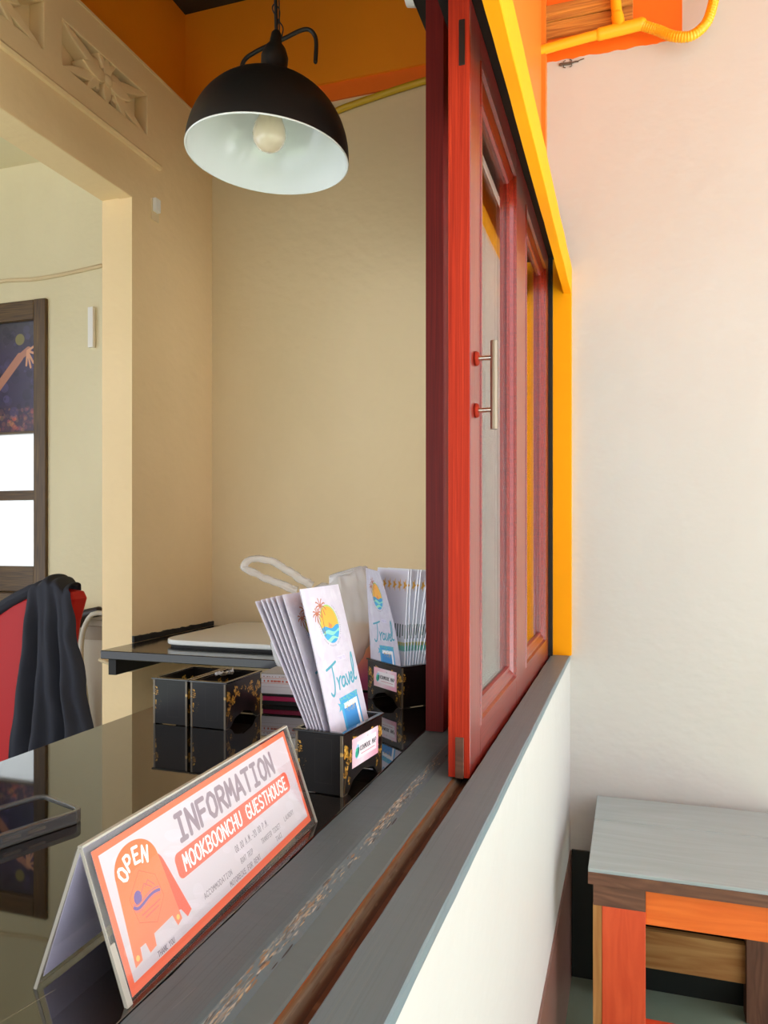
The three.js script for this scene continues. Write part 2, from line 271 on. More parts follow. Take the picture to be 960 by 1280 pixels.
const trackTex = canvasTex(128, 1024, (g, w, h) => {  // rust and wood tones; the darker right half is groove shade painted in
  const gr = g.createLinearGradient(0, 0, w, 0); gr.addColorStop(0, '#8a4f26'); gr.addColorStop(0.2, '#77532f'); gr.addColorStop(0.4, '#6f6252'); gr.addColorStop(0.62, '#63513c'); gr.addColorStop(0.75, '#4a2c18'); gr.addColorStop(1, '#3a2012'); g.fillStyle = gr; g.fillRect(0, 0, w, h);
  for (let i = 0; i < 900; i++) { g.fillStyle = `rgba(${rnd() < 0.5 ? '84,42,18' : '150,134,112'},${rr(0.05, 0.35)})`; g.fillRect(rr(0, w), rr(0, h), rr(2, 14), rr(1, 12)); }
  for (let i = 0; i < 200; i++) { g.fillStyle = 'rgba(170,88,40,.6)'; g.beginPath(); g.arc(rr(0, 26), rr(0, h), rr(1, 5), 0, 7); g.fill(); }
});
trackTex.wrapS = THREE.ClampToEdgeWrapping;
{
  const w = structGroup('window_1');
  part('inner_sill', mapUV(prism([[-0.299, -0.34], [-0.236, -0.34], [-0.2395, -0.309], [-0.2515, -0.3005], [-0.256, -0.2995], [-0.297, -0.2995], [-0.299, -0.302]], -1.94, 0.7, 260, 0.0022), -0.3, -0.236, -1.95, 0.7), std({ map: sillTex, roughness: 0.48, bumpMap: rep(grainBump, 1, 8), bumpScale: 0.0004 }), w);
  part('track_ledge', prism([[-0.24, -0.34], [-0.216, -0.34], [-0.216, -0.3105], [-0.218, -0.3095], [-0.24, -0.3085]], -1.94, 0.7, 120, 0.0008), M.greyPaint, w);
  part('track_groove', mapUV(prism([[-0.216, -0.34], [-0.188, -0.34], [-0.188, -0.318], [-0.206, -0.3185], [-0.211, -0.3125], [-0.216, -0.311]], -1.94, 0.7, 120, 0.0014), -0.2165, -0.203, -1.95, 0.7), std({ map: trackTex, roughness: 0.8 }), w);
  part('outer_sill', mapUV(prism([[-0.1885, -0.34], [-0.163, -0.34], [-0.163, -0.3118], [-0.1436, -0.3118], [-0.1425, -0.311], [-0.1425, -0.302], [-0.1442, -0.3], [-0.187, -0.3], [-0.1885, -0.3015]], -1.94, 0.7, 200, 0.0012), -0.19, -0.1425, -1.95, 0.7), std({ map: boardTex, roughness: 0.42 }), w);
  part('lintel', prism([[-0.1575, 0.597], [-0.14, 0.597], [-0.139, 0.598], [-0.139, 0.664], [-0.14, 0.665], [-0.1575, 0.665]], -1.95, 0.9, 60, 0.0015), M.yellow, w);
  part('jamb', prism([[-0.1835, -0.3], [-0.14, -0.3], [-0.139, -0.299], [-0.139, 0.597], [-0.1576, 0.598], [-0.1576, 0.684], [-0.1835, 0.684]], -1.95, -1.93), M.yellow, w);
  part('gap_strip', boxAt(-0.322, -0.1835, -0.3, 0.83, -1.945, -1.915), M.blackGap, w);
  part('head_track', boxAt(-0.235, -0.1576, 0.684, 0.7, -1.945, 0.9), M.blackGap, w); part('inner_head', boxAt(-0.322, -0.235, 0.832, 0.95, -1.945, 0.9), M.blackGap, w);
  part('near_post', boxAt(-0.3, -0.16, -0.3, 0.68, 0.66, 0.7), M.redWood, w);
  const pr = prism([[-0.2104, 0.7], [-0.2, 0.7], [-0.2, 1.5], [-0.2104, 1.5]], -1.95, -1.915); part('corner_post', pr, M.orangePost, w);
}

// sliding sashes, local frame: x outwards, y up from the foot, z from the near end (0) to the far end (-L)
function ringLoft(rects, flip) {       // rects: [z0, z1, y0, y1, x] from outer to inner edge
  const pos = [], idx = [];
  for (const [a, b, c, d, x] of rects) pos.push(x, c, a, x, c, b, x, d, b, x, d, a);
  for (let r = 0; r < rects.length - 1; r++) for (let k = 0; k < 4; k++) { const A = r * 4 + k, B = r * 4 + (k + 1) % 4, C = A + 4, D = B + 4; flip ? idx.push(A, C, D, A, D, B) : idx.push(A, D, C, A, B, D); }
  let g = new THREE.BufferGeometry(); g.setAttribute('position', new THREE.Float32BufferAttribute(pos, 3)); g.setIndex(idx); g = g.toNonIndexed(); g.computeVertexNormals(); g.setAttribute('uv', new THREE.Float32BufferAttribute(new Float32Array(g.attributes.position.count * 2), 2)); return worldUV(g);
}
function makeSash(label, pos, faceMat, endMat, withHandle, Ht) {
  const s = thing('sliding_window_sash', label, 'window', pos, 0, undefined), T = 0.029, L = 0.955, hb = 0.052, ht = 0.045;
  part('end_face', vertUV(localBox(T - 0.002, Ht - 0.002, 0.0016, 0, Ht / 2, 0.0006)), endMat, s, 'bare grained end face of the near stile');
  const stile = (n, a, b, m) => part('stile', vertUV(localBox(T, Ht, b - a, 0, Ht / 2, -(a + b) / 2, 0.0025)), m, s, n);
  stile(undefined, 0, 0.068, faceMat); stile(undefined, 0.405, 0.535, faceMat); stile(undefined, 0.895, L, faceMat);
  for (const [a, b] of [[0.068, 0.405], [0.535, 0.895]]) {
    part('rail', localBox(T * 0.98, hb, b - a, 0, hb / 2, -(a + b) / 2), faceMat, s); part('rail', localBox(T * 0.98, ht, b - a, 0, Ht - ht / 2, -(a + b) / 2), faceMat, s);
    const beads = [];
    for (const q of [1, -1]) {
      const R = (o, x) => [-a - o, -b + o, hb + o, Ht - ht - o, x * q];
      beads.push(ringLoft([R(-0.001, T / 2), R(0, T / 2 + 0.0015), R(0.006, T / 2 + 0.0015), R(0.008, 0.0115), R(0.013, 0.0115), R(0.02, 0.006), R(0.026, 0.006), R(0.028, 0.0015)], q < 0));
    }
    part('glazing_bead', mergeGeometries(beads), faceMat, s);
    part('pane', localBox(0.0025, Ht - hb - ht - 0.04, b - a - 0.04, 0, hb + (Ht - hb - ht) / 2, -(a + b) / 2), M.glass, s);
  }
  // roller slot and guide block let into the near end
  if (withHandle) part('roller_housing', localBox(0.011, 0.052, 0.004, 0.001, 0.026, 0.001, 0.001), M.stoolBrown, s, 'worn brown roller housing at the foot');
  if (withHandle) part('guide_block', localBox(0.008, 0.058, 0.003, 0.004, Ht - 0.06, 0.001, 0.001), M.darkWood, s, 'dark guide block near the top');
  if (withHandle) {
    const h = new THREE.Group(); h.name = 'handle'; h.userData.label = 'brushed metal bar handle'; s.add(h);
    const bar = new THREE.CylinderGeometry(0.0048, 0.0048, 0.114, 16); bar.translate(T / 2 + 0.0245, 0.5015, -0.0); part('bar', bar, M.brass, h);
    for (const y of [0.4695, 0.537]) {
      const c = new THREE.CylinderGeometry(0.0032, 0.0032, 0.03, 12); c.rotateZ(Math.PI / 2); c.translate(T / 2 + 0.0135, y, -0.0); part('standoff', c, M.chrome, h);
      const ro = lathe([[0, 0], [0.0095, 0], [0.0095, 0.002], [0.008, 0.0045], [0, 0.0045]], 20); ro.rotateZ(-Math.PI / 2); ro.translate(T / 2, y, -0.0); part('rosette', ro, M.redEnd, h);
    }
    h.position.set(0, 0, -0.032);
  }
  return s;
}
makeSash('red varnished outer sliding sash with a metal bar handle and two glass panels', [-0.2065, H - 0.3085, -0.945], M.redWood, M.redEnd, true, 0.99);
{ const s = makeSash('dark maroon inner sliding sash behind the red one, its narrow end facing forward', [-0.2815, H - 0.2985, -1.117], M.maroon, M.maroon, false, 1.128); s.scale.set(1, 1, 0.84); }

// ---------------------------------------------------------------- terrace things
{
  const t = thing('timber_plank', 'weathered brown timber plank fixed over the orange paint above the terrace', 'plank', [-0.113, H + 1.28, -1.948]);
  part('plank', localBox(0.238, 0.036, 0.013, 0, -0.019, 0.008, 0.002), M.oldWood, t); part('plank', localBox(0.234, 0.04, 0.017, 0.002, 0.02, 0.0095, 0.002), M.oldWood, t); 
  const c = thing('conduit_pipe', 'yellow painted conduit with a T joint and a flexible curl on terrace wall', 'pipe', [0, H, -1.917]);
  const Q = (x, y, z = 0) => new THREE.Vector3(x, y, z), gy = M.pipeYellow;
  part('pipe', tube([Q(-0.2363, 1.2), Q(-0.15, 1.2085), Q(-0.055, 1.216)], 0.0115, 20, 14), gy, c);
  part('tee', mergeGeometries([tube([Q(-0.07, 1.2145), Q(0.024, 1.2195)], 0.0145, 4, 16), tube([Q(-0.025, 1.219), Q(-0.03, 1.25)], 0.0145, 4, 16)]), gy, c);
  part('riser', tube([Q(-0.028, 1.23), Q(-0.034, 1.3), Q(-0.036, 1.5)], 0.0125, 12, 14), gy, c);
  const flex = new THREE.CatmullRomCurve3([Q(0.02, 1.2195), Q(0.06, 1.198), Q(0.1, 1.168, 0.01), Q(0.135, 1.162, 0.012), Q(0.165, 1.182, 0.012), Q(0.181, 1.225, 0.01), Q(0.187, 1.27, 0.006), Q(0.19, 1.4)]);
  const fg = new THREE.TubeGeometry(flex, 220, 0.0115, 14, false), fp = fg.attributes.position, fn = fg.attributes.normal;
  for (let i = 0; i < fp.count; i++) { const ring = Math.floor(i / 15), k = 0.0009 * Math.sin(ring * 1.9); fp.setXYZ(i, fp.getX(i) + fn.getX(i) * k, fp.getY(i) + fn.getY(i) * k, fp.getZ(i) + fn.getZ(i) * k); }
  fg.computeVertexNormals(); part('flexible_hose', fg, gy, c);
}
{ // gecko on the wall
  const t = [], S = (x, y, r, sx = 1) => { const s = new THREE.SphereGeometry(r, 12, 8); s.scale(sx, 1, 0.7); s.translate(x, y, 0); t.push(s); };
  const limb = (pts, r) => t.push(tube(pts.map(([x, y]) => new THREE.Vector3(x, y, 0)), r, 14, 6));
  S(-0.021, 0.001, 0.0042, 1.5); limb([[-0.018, 0.001], [-0.006, 0], [0.004, 0]], 0.0034); limb([[0.003, 0], [0.012, 0.0015], [0.02, 0.001]], 0.0019); limb([[0.018, 0.001], [0.026, 0.004], [0.034, 0.005]], 0.001);
  for (const [x, d, q] of [[-0.013, -1, 1], [-0.013, 1, 1], [0.002, -1, -1], [0.002, 1, -1]]) limb([[x, 0], [x + 0.003 * q * -1, d * 0.006], [x + 0.002 * q, d * 0.009]], 0.0011);
  const g = part('gecko', mergeGeometries(t), std({ color: '#5a4a3c', roughness: 0.7 }), scene); g.name = 'gecko'; g.position.copy(P(-0.1438, 1.1756, -1.9472)); tag(g, 'tiny brown gecko clinging to the wall below the orange paint', 'gecko');
}
{ // low stool, local origin on the floor under its front left corner
  const t = thing('stool', 'low wooden stool with grey top and orange painted legs beside the white wall', 'stool', [-0.077, 0, -1.5]);
  const top = 0.4635, W = 0.425, D = 0.425;
  part('top_board', localBox(W, 0.03, 0.262, W / 2, top - 0.015, -0.131, 0.002), M.greyTop, t); part('top_board', localBox(W, 0.03, 0.16, W / 2, top - 0.015, -0.2635 - 0.081, 0.002), M.greyTop, t);
  part('edge_strip', localBox(W, 0.022, 0.002, W / 2, top - 0.018, 0.001), M.stoolBrown, t, 'bare brown front edge');
  const leg = (x0, x1, z, m) => { const l = part('leg', vertUV(localBox(x1 - x0, top - 0.07, 0.045, (x0 + x1) / 2, (top - 0.07) / 2, z, 0.0015)), m, t); const q0 = m === M.stoolRed && x0 < 0.05 ? 0.0095 : x0; part('leg_cap', localBox(x1 - q0, 0.04, 0.045, (q0 + x1) / 2, top - 0.05, z), M.stoolBrown, l, 'bare brown top of the leg'); return l; };
  const l1 = leg(0.0255, 0.104, -0.0255, M.stoolRed); part('leg_strip', vertUV(localBox(0.0165, top - 0.07, 0.043, 0.0172, (top - 0.07) / 2, -0.0265)), M.rawWood, l1, 'pale unpainted strip along the leg');
  leg(W - 0.1, W - 0.009, -0.0255, M.stoolRed); leg(0.009, 0.095, -D + 0.025, M.stoolBrown); leg(W - 0.1, W - 0.009, -D + 0.025, M.stoolBrown);
  part('apron', localBox(W - 0.204, 0.064, 0.03, W / 2 + 0.002, top - 0.064, -0.024, 0.001), M.stoolOrange, t);
  part('apron', localBox(W - 0.2, 0.05, 0.03, W / 2, top - 0.057, -D + 0.025), M.stoolBrown, t);
  part('apron', localBox(0.03, 0.05, D - 0.09, 0.05, top - 0.057, -D / 2), M.stoolBrown, t); part('apron', localBox(0.03, 0.05, D - 0.09, W - 0.05, top - 0.057, -D / 2), M.stoolBrown, t);
  part('stretcher', localBox(W - 0.19, 0.088, 0.022, W / 2, 0.123, -D + 0.02, 0.001), M.rawWood, t, 'bare wood back stretcher with knots');
  part('stretcher', localBox(W - 0.204, 0.05, 0.022, W / 2 + 0.002, 0.15, -0.026, 0.001), M.stoolRed, t);
}

// ---------------------------------------------------------------- counter and what stands on it
const CT = -0.3;                                   // counter top, Y
{
  const t = thing('reception_counter', 'polished black granite reception counter running along the sill', 'counter');
  const scr = canvasTex(1024, 2048, (g, w, h) => {
    g.fillStyle = '#1c1712'; g.fillRect(0, 0, w, h);
    for (let i = 0; i < 9000; i++) { g.fillStyle = `rgba(${rnd() < 0.6 ? '60,52,42' : '8,7,6'},${rr(0.1, 0.5)})`; g.fillRect(rr(0, w), rr(0, h), 1.5, 1.5); }
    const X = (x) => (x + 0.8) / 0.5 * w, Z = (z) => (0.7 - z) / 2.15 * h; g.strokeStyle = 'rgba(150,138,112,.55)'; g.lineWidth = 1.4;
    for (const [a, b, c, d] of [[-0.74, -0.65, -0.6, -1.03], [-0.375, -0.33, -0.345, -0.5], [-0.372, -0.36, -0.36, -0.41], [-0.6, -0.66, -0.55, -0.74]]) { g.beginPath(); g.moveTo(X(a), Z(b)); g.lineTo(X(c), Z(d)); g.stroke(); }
  });
  const g = prism([[-0.796, CT - 0.03], [-0.2995, CT - 0.03], [-0.2995, CT - 0.0004], [-0.3, CT], [-0.791, CT], [-0.7945, CT - 0.0015], [-0.796, CT - 0.006]], -1.43, 0.7);
  { const p = g.attributes.position, uv = g.attributes.uv; for (let i = 0; i < p.count; i++) uv.setXY(i, (p.getX(i) + 0.8) / 0.5, 1 - (0.7 - p.getZ(i)) / 2.15); }
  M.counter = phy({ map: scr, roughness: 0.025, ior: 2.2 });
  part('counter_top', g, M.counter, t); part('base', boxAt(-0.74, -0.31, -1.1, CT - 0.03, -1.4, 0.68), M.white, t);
}
{ // granite shelf in the corner
  const t = thing('corner_shelf', 'black granite corner shelf fixed between the wall and doorway', 'shelf');
  part('slab', boxAt(-1.148, -0.3, -0.2835, -0.264, -1.95, -1.447, 0.002), M.graniteMat, t);
  part('bracket_panel', boxAt(-1.14, -1.12, -0.322, -0.2835, -1.95, -1.465), M.blackGap, t);
  part('support', boxAt(-0.9, -0.3, -1.1, -0.2835, -1.95, -1.9), M.cream, t);
  // ragged black sealing band along the wall
  const s = new THREE.Shape(); s.moveTo(1.576, -0.264); for (let i = 0; i <= 60; i++) { const k = i / 60; s.lineTo(1.576 + 0.374 * k, -0.249 + 0.005 * fbm(k * 22, 3.3, 1, 4) - 0.004 * k); } s.lineTo(1.95, -0.264);
  const g = new THREE.ExtrudeGeometry(s, { depth: 0.006, bevelEnabled: false }); g.rotateY(Math.PI / 2); g.translate(-1.158, H, 0); part('sealing_band', worldUV(g), M.blackGap, t);
}
{ // white rounded lid lying on the shelf
  const s = new THREE.Shape(), w = 0.52, d = 0.38, r = 0.06; s.moveTo(r, 0); s.lineTo(w, 0); s.lineTo(w, d); s.lineTo(r, d); s.quadraticCurveTo(0, d, 0, d - r); s.lineTo(0, r); s.quadraticCurveTo(0, 0, r, 0);
  const t = thing('white_lid', 'flat glossy white lid with rounded corner lying on the granite shelf', 'lid', [-1.05, H - 0.264, -1.535], 0.0);
  const g = new THREE.ExtrudeGeometry(s, { depth: 0.006, bevelEnabled: true, bevelSize: 0.003, bevelThickness: 0.003, bevelSegments: 3, curveSegments: 16 }); g.rotateX(-Math.PI / 2); g.translate(0, 0.009, 0);
  part('lid_plate', g, phy({ color: '#eef1ea', roughness: 0.12 }), t);
  const g2 = new THREE.ExtrudeGeometry(s, { depth: 0.006, bevelEnabled: false, curveSegments: 16 }); g2.rotateX(-Math.PI / 2); g2.scale(0.985, 1, 0.985); g2.translate(0.004, 0, -0.003); part('rim', g2, M.rubber, t, 'black rim under the lid');
}

// lacquer boxes
const gold = (g, x, y, s, n = 7) => { s *= 1.45; n = Math.round(n * 1.5);             // a loose painted flower with leaves
  for (let i = 0; i < n; i++) { g.fillStyle = ['#b9862c', '#d0a246', '#8f6218', '#c79535'][Math.floor(rnd() * 4)]; g.beginPath(); const a = rr(0, 6.28), d = rr(0, s); g.ellipse(x + Math.cos(a) * d, y + Math.sin(a) * d, s * rr(0.15, 0.42), s * rr(0.1, 0.3), rr(0, 3), 0, 7); g.fill(); }
  g.strokeStyle = 'rgba(40,24,8,.6)'; g.lineWidth = 1.4; for (let i = 0; i < 6; i++) { g.beginPath(); g.arc(x + rr(-s, s) * 0.7, y + rr(-s, s) * 0.7, s * rr(0.1, 0.3), 0, rr(2, 5)); g.stroke(); }
};
const longTex = canvasTex(512, 330, (g, w, h) => {
  g.fillStyle = '#17120f'; g.fillRect(0, 0, w, h);
  for (const q of [0, 1]) { const X = (x) => (q ? w - x : x);
    gold(g, X(36), h * 0.3, 26, 12); gold(g, X(30), h * 0.62, 22, 9); gold(g, X(72), h * 0.78, 16, 6); gold(g, X(100), h * 0.42, 22, 10); gold(g, X(140), h * 0.24, 26, 12); gold(g, X(176), h * 0.32, 18, 8); gold(g, X(60), h * 0.5, 14, 6); gold(g, X(230), h * 0.22, 14, 5);
    g.strokeStyle = '#a87a28'; g.lineWidth = 3; g.beginPath(); g.moveTo(X(14), h * 0.95); g.quadraticCurveTo(X(40), h * 0.5, X(190), h * 0.2); g.stroke(); }
  g.strokeStyle = 'rgba(190,170,130,.5)'; g.lineWidth = 3; g.strokeRect(2, 2, w - 4, h - 4);
});
const shortTex = canvasTex(300, 330, (g, w, h) => {
  g.fillStyle = '#15110f'; g.fillRect(0, 0, w, h);
  gold(g, 16, h * 0.22, 14, 8); gold(g, 30, h * 0.3, 14, 8); gold(g, 14, h * 0.5, 16, 10); gold(g, 18, h * 0.64, 10, 6);
  for (let i = 0; i < 26; i++) { g.fillStyle = 'rgba(176,130,50,.7)'; g.fillRect(rr(20, 70), h * rr(0.45, 0.75), 3, 2); }
  g.strokeStyle = 'rgba(210,200,180,.45)'; g.lineWidth = 3; g.strokeRect(2, 2, w - 4, h - 4);
  g.strokeStyle = 'rgba(160,150,140,.25)'; g.lineWidth = 1.2; g.strokeRect(w * 0.42, h * 0.1, w * 0.34, h * 0.72);
});
const labelTex = canvasTex(512, 300, (g, w, h) => {
  g.fillStyle = '#f7c9d2'; g.fillRect(0, 0, w, h); const gr = g.createLinearGradient(0, 0, w, h); gr.addColorStop(0, 'rgba(248,180,196,.8)'); gr.addColorStop(0.5, 'rgba(252,240,244,.9)'); gr.addColorStop(1, 'rgba(246,160,184,.9)'); g.fillStyle = gr; g.fillRect(0, 0, w, h);
  g.fillStyle = '#fbf3f5'; g.fillRect(90, 54, w - 130, h - 120);
  g.fillStyle = '#a9d3ee'; g.beginPath(); g.ellipse(92, 150, 40, 74, 0.2, 0, 7); g.fill(); g.fillStyle = '#2aa98a'; g.beginPath(); g.ellipse(92, 160, 34, 52, 0.4, 0, 7); g.fill(); g.fillStyle = '#1c5f66'; g.beginPath(); g.ellipse(120, 150, 12, 40, 0.2, 0, 7); g.fill(); g.fillStyle = '#63d0a0'; g.beginPath(); g.arc(74, 130, 15, 0, 7); g.fill();
  g.strokeStyle = '#3a3136'; glyphs(g, 'KOHMOOK MAP', 150, 110, 318, 50, 8); g.strokeStyle = '#d1586f'; g.lineWidth = 6; g.setLineDash([20, 8, 34, 8, 14, 8]); g.beginPath(); g.moveTo(170, 196); g.lineTo(440, 196); g.stroke(); g.setLineDash([]);
  g.strokeStyle = '#8d8288'; g.lineWidth = 3; g.strokeRect(290, 34, 16, 16);
});
const longMat = phy({ map: longTex, roughness: 0.28, clearcoat: 0.15, clearcoatRoughness: 0.1 }), shortMat = phy({ map: shortTex, roughness: 0.3, specularIntensity: 0.55 }), labelMat = std({ map: labelTex, roughness: 0.5 });
function makeBox(label, x, z, turn, withLabel, group) {
  const b = thing('lacquer_box', label, 'box', [x, H + CT + 0.0003, z], turn, group), l = 0.11, w = 0.0635, h = 0.0705, th = 0.0035;
  const fit = (g, L) => { const p = g.attributes.position, uv = g.attributes.uv; for (let i = 0; i < p.count; i++) uv.setXY(i, p.getX(i) / L + 0.5, p.getY(i) / h); return g; };
  const s = new THREE.Shape(); s.moveTo(-l / 2, 0); s.lineTo(-l / 2 + 0.01, 0); s.bezierCurveTo(-l / 2 + 0.022, 0.003, -l / 2 + 0.02, 0.011, -l / 2 + 0.032, 0.0135); s.quadraticCurveTo(-0.012, 0.016, 0, 0.0185); s.quadraticCurveTo(0.012, 0.016, l / 2 - 0.032, 0.0135); s.bezierCurveTo(l / 2 - 0.02, 0.011, l / 2 - 0.022, 0.003, l / 2 - 0.01, 0); s.lineTo(l / 2, 0); s.lineTo(l / 2, h); s.lineTo(-l / 2, h);
  for (const q of [1, -1]) { const g = new THREE.ExtrudeGeometry(s, { depth: th - 0.001, bevelEnabled: true, bevelSize: 0.0005, bevelThickness: 0.0005, bevelSegments: 2 }); fit(g, l); g.translate(0, 0, w / 2 - th); g.rotateY(q * Math.PI / 2); part('long_side', g, longMat, b); }
  const s2 = new THREE.Shape([[-w / 2 + th, 0.001], [w / 2 - th, 0.001], [w / 2 - th, h], [-w / 2 + th, h]].map((q) => new THREE.Vector2(...q)));
  for (const q of [1, -1]) { const g = new THREE.ExtrudeGeometry(s2, { depth: th, bevelEnabled: false }); fit(g, w); g.translate(0, 0, l / 2 - th); if (q < 0) g.rotateY(Math.PI); part('short_side', g, shortMat, b); }
  part('base', localBox(w - 2 * th, 0.003, l - 2 * th, 0, 0.0185, 0), M.lacquerIn, b);
  const rim = new THREE.Shape([[-w / 2 - 0.0012, -l / 2 - 0.0012], [w / 2 + 0.0012, -l / 2 - 0.0012], [w / 2 + 0.0012, l / 2 + 0.0012], [-w / 2 - 0.0012, l / 2 + 0.0012]].map((q) => new THREE.Vector2(...q)));
  rim.holes.push(new THREE.Path([[-w / 2 + th, -l / 2 + th], [w / 2 - th, -l / 2 + th], [w / 2 - th, l / 2 - th], [-w / 2 + th, l / 2 - th]].map((q) => new THREE.Vector2(...q))));
  const rg = new THREE.ExtrudeGeometry(rim, { depth: 0.0016, bevelEnabled: true, bevelSize: 0.0006, bevelThickness: 0.0006, bevelSegments: 2 }); rg.rotateX(-Math.PI / 2); rg.translate(0, h, 0); part('rim', worldUV(rg), M.lacquer, b);
  if (withLabel) { const g = new THREE.BoxGeometry(0.073, 0.034, 0.0006); g.rotateY(Math.PI / 2); g.translate(w / 2 + 0.0003, 0.043, -0.004); part('paper_label', g, labelMat, b, 'pink paper label with green island and lettering'); }
  return b;
}
makeBox('black lacquer box with pink label, nearest to the information sign, holding leaning leaflets', -0.3375, -0.868, -0.1, true);
makeBox('black lacquer box with pink label, behind the other leaflets, beside the maroon window sash', -0.397, -1.3105, THREE.MathUtils.degToRad(-129), true);
makeBox('empty black and gold lacquer box, right one of the side by side pair', -0.6195, -1.088, -0.02, false);
makeBox('empty black and gold lacquer box, left one of the side by side pair', -0.6885, -1.09, -0.02, false);
{
  const f = (u, v) => new THREE.Vector3((u - 0.5) * 0.03, 0.004 + 0.008 * Math.abs(fbm(u * 3, v * 3, 3)) * 3 + 0.018 * v, (v - 0.5) * 0.03 + 0.004 * fbm(u * 5, v * 5, 6));
  const m = part('plastic_wrapper', sheet(f, 16, 16, 0.0003), M.film, scene); m.name = 'plastic_wrapper'; m.position.set(-0.635, H + CT + 0.0215 + 0.035, -1.112); m.rotation.y = 0.6; m.rotation.x = 0.3; tag(m, 'scrap of clear plastic wrapping sticking out of the empty box', 'wrapper');
}

// leaflets
const coverA = canvasTex(512, 1088, (g, w, h) => {
  g.fillStyle = '#cfcad6'; g.fillRect(0, 0, w, h);
  for (let i = 0; i < 500; i++) { g.fillStyle = `rgba(${rnd() < 0.5 ? '196,186,204' : '224,220,230'},${rr(0.05, 0.25)})`; g.beginPath(); g.ellipse(rr(0, w), rr(0, h), rr(6, 50), rr(6, 40), rr(0, 3), 0, 7); g.fill(); }
  const cx = 268, cy = 236, R = 120;
  g.save(); g.beginPath(); g.arc(cx, cy, R, 0, 7); g.clip(); const gr = g.createLinearGradient(0, cy - R, 0, cy + R); gr.addColorStop(0, '#f6a83e'); gr.addColorStop(0.5, '#f7b24a'); g.fillStyle = gr; g.fillRect(0, 0, w, h);
  g.strokeStyle = '#9cc76c'; g.lineWidth = 20; g.beginPath(); g.arc(cx, cy, R, 0, 7); g.stroke();
  g.fillStyle = '#ea8a54'; g.beginPath(); g.moveTo(cx - 30, cy + 60); g.lineTo(cx - 10, cy - 12); g.lineTo(cx + 30, cy + 10); g.lineTo(cx + 10, cy + 30); g.lineTo(cx + 24, cy + 66); g.fill();
  for (const [y, c] of [[20, '#3f9fd0'], [44, '#8fdcc8'], [64, '#46a6d4'], [86, '#9be0c4'], [104, '#3f9fd0']]) { g.fillStyle = c; g.beginPath(); g.moveTo(cx - R, cy + y + 14); for (let x = -R; x <= R; x += 6) g.lineTo(cx + x, cy + y + 9 * Math.sin(x / 26 + y)); g.lineTo(cx + R, cy + y + 40); g.lineTo(cx - R, cy + y + 40); g.fill(); }
  g.restore();
  const palm = (x, y, s, bx, by) => { g.strokeStyle = '#8a6a48'; g.lineWidth = 7; g.beginPath(); g.moveTo(x, y); g.quadraticCurveTo(x - 6, (y + by) / 2, bx, by); g.stroke(); g.strokeStyle = '#b0684e'; g.lineCap = 'round'; for (let k = 0; k < 9; k++) { const a = k / 9 * 6.28 + 0.3; g.lineWidth = 8; g.beginPath(); g.moveTo(x, y); g.quadraticCurveTo(x + Math.cos(a) * s * 0.7, y + Math.sin(a) * s * 0.5 - 12, x + Math.cos(a) * s, y + Math.sin(a) * s * 0.9 + 8); g.stroke(); } };
  palm(200, 120, 64, 186, 304); palm(134, 166, 50, 178, 284);
  g.fillStyle = '#9b94a4'; g.font = '600 15px sans-serif'; g.textAlign = 'center';      // ring of tiny capitals round the emblem
  const ring = 'KOH MOOK TRAVEL GUIDE MAP'; for (let i = 0; i < 40; i++) { const a = -0.9 + i / 40 * 4.2; g.save(); g.translate(cx + Math.cos(a) * (R + 22), cy + Math.sin(a) * (R + 22)); g.rotate(a - Math.PI / 2); g.fillText(ring[i % ring.length], 0, 0); g.restore(); }
  g.fillStyle = '#d8d2e6'; g.fillRect(272, 440, 104, 30); g.fillStyle = '#b9b2cc'; g.font = '600 24px sans-serif'; g.fillText('TIME TO', 322, 464);
  // script word
  g.strokeStyle = '#4a9db2'; g.lineWidth = 15; g.lineCap = 'round'; g.lineJoin = 'round'; g.save(); g.translate(0, -88); g.beginPath();
  g.moveTo(96, 590); g.quadraticCurveTo(170, 575, 232, 556); g.moveTo(172, 578); g.quadraticCurveTo(176, 690, 140, 738); g.quadraticCurveTo(116, 760, 100, 730);
  g.moveTo(206, 654); g.quadraticCurveTo(224, 690, 214, 722); g.quadraticCurveTo(222, 660, 258, 652);
  g.moveTo(310, 664); g.quadraticCurveTo(268, 646, 258, 694); g.quadraticCurveTo(262, 730, 296, 704); g.quadraticCurveTo(310, 680, 310, 664); g.quadraticCurveTo(306, 716, 326, 712);
  g.moveTo(334, 652); g.quadraticCurveTo(344, 700, 352, 712); g.quadraticCurveTo(372, 690, 376, 646);
  g.moveTo(390, 690); g.quadraticCurveTo(424, 672, 414, 650); g.quadraticCurveTo(386, 648, 388, 692); g.quadraticCurveTo(398, 724, 426, 698);
  g.quadraticCurveTo(476, 600, 464, 530); g.quadraticCurveTo(440, 540, 436, 660); g.quadraticCurveTo(440, 716, 470, 690); g.stroke(); g.restore();
  // blue luggage emblem
  g.fillStyle = '#47a3d6'; g.save(); g.translate(180, 686); g.rotate(-0.05); g.fillRect(0, 0, 250, 300); g.fillStyle = '#f8f6fa'; g.fillRect(40, 40, 190, 34); g.fillRect(196, 40, 34, 240); g.fillStyle = '#3e8fd0'; g.fillRect(30, 72, 170, 240); g.fillStyle = '#6fc0b6'; for (let i = 0; i < 60; i++) g.fillRect(rr(0, 250), rr(0, 70) * rnd(), rr(3, 14), rr(3, 12)); g.fillStyle = '#e0b060'; for (let i = 0; i < 40; i++) g.fillRect(rr(60, 190), 60 + rr(0, 46) * rnd(), 3, 10); g.restore();
  g.fillStyle = '#58b2cf'; g.beginPath(); for (let k = 0; k < 10; k++) { const a = k * 0.628, r = k % 2 ? 18 : 46; g.lineTo(184 + Math.cos(a) * r, 736 + Math.sin(a) * r); } g.fill();
});
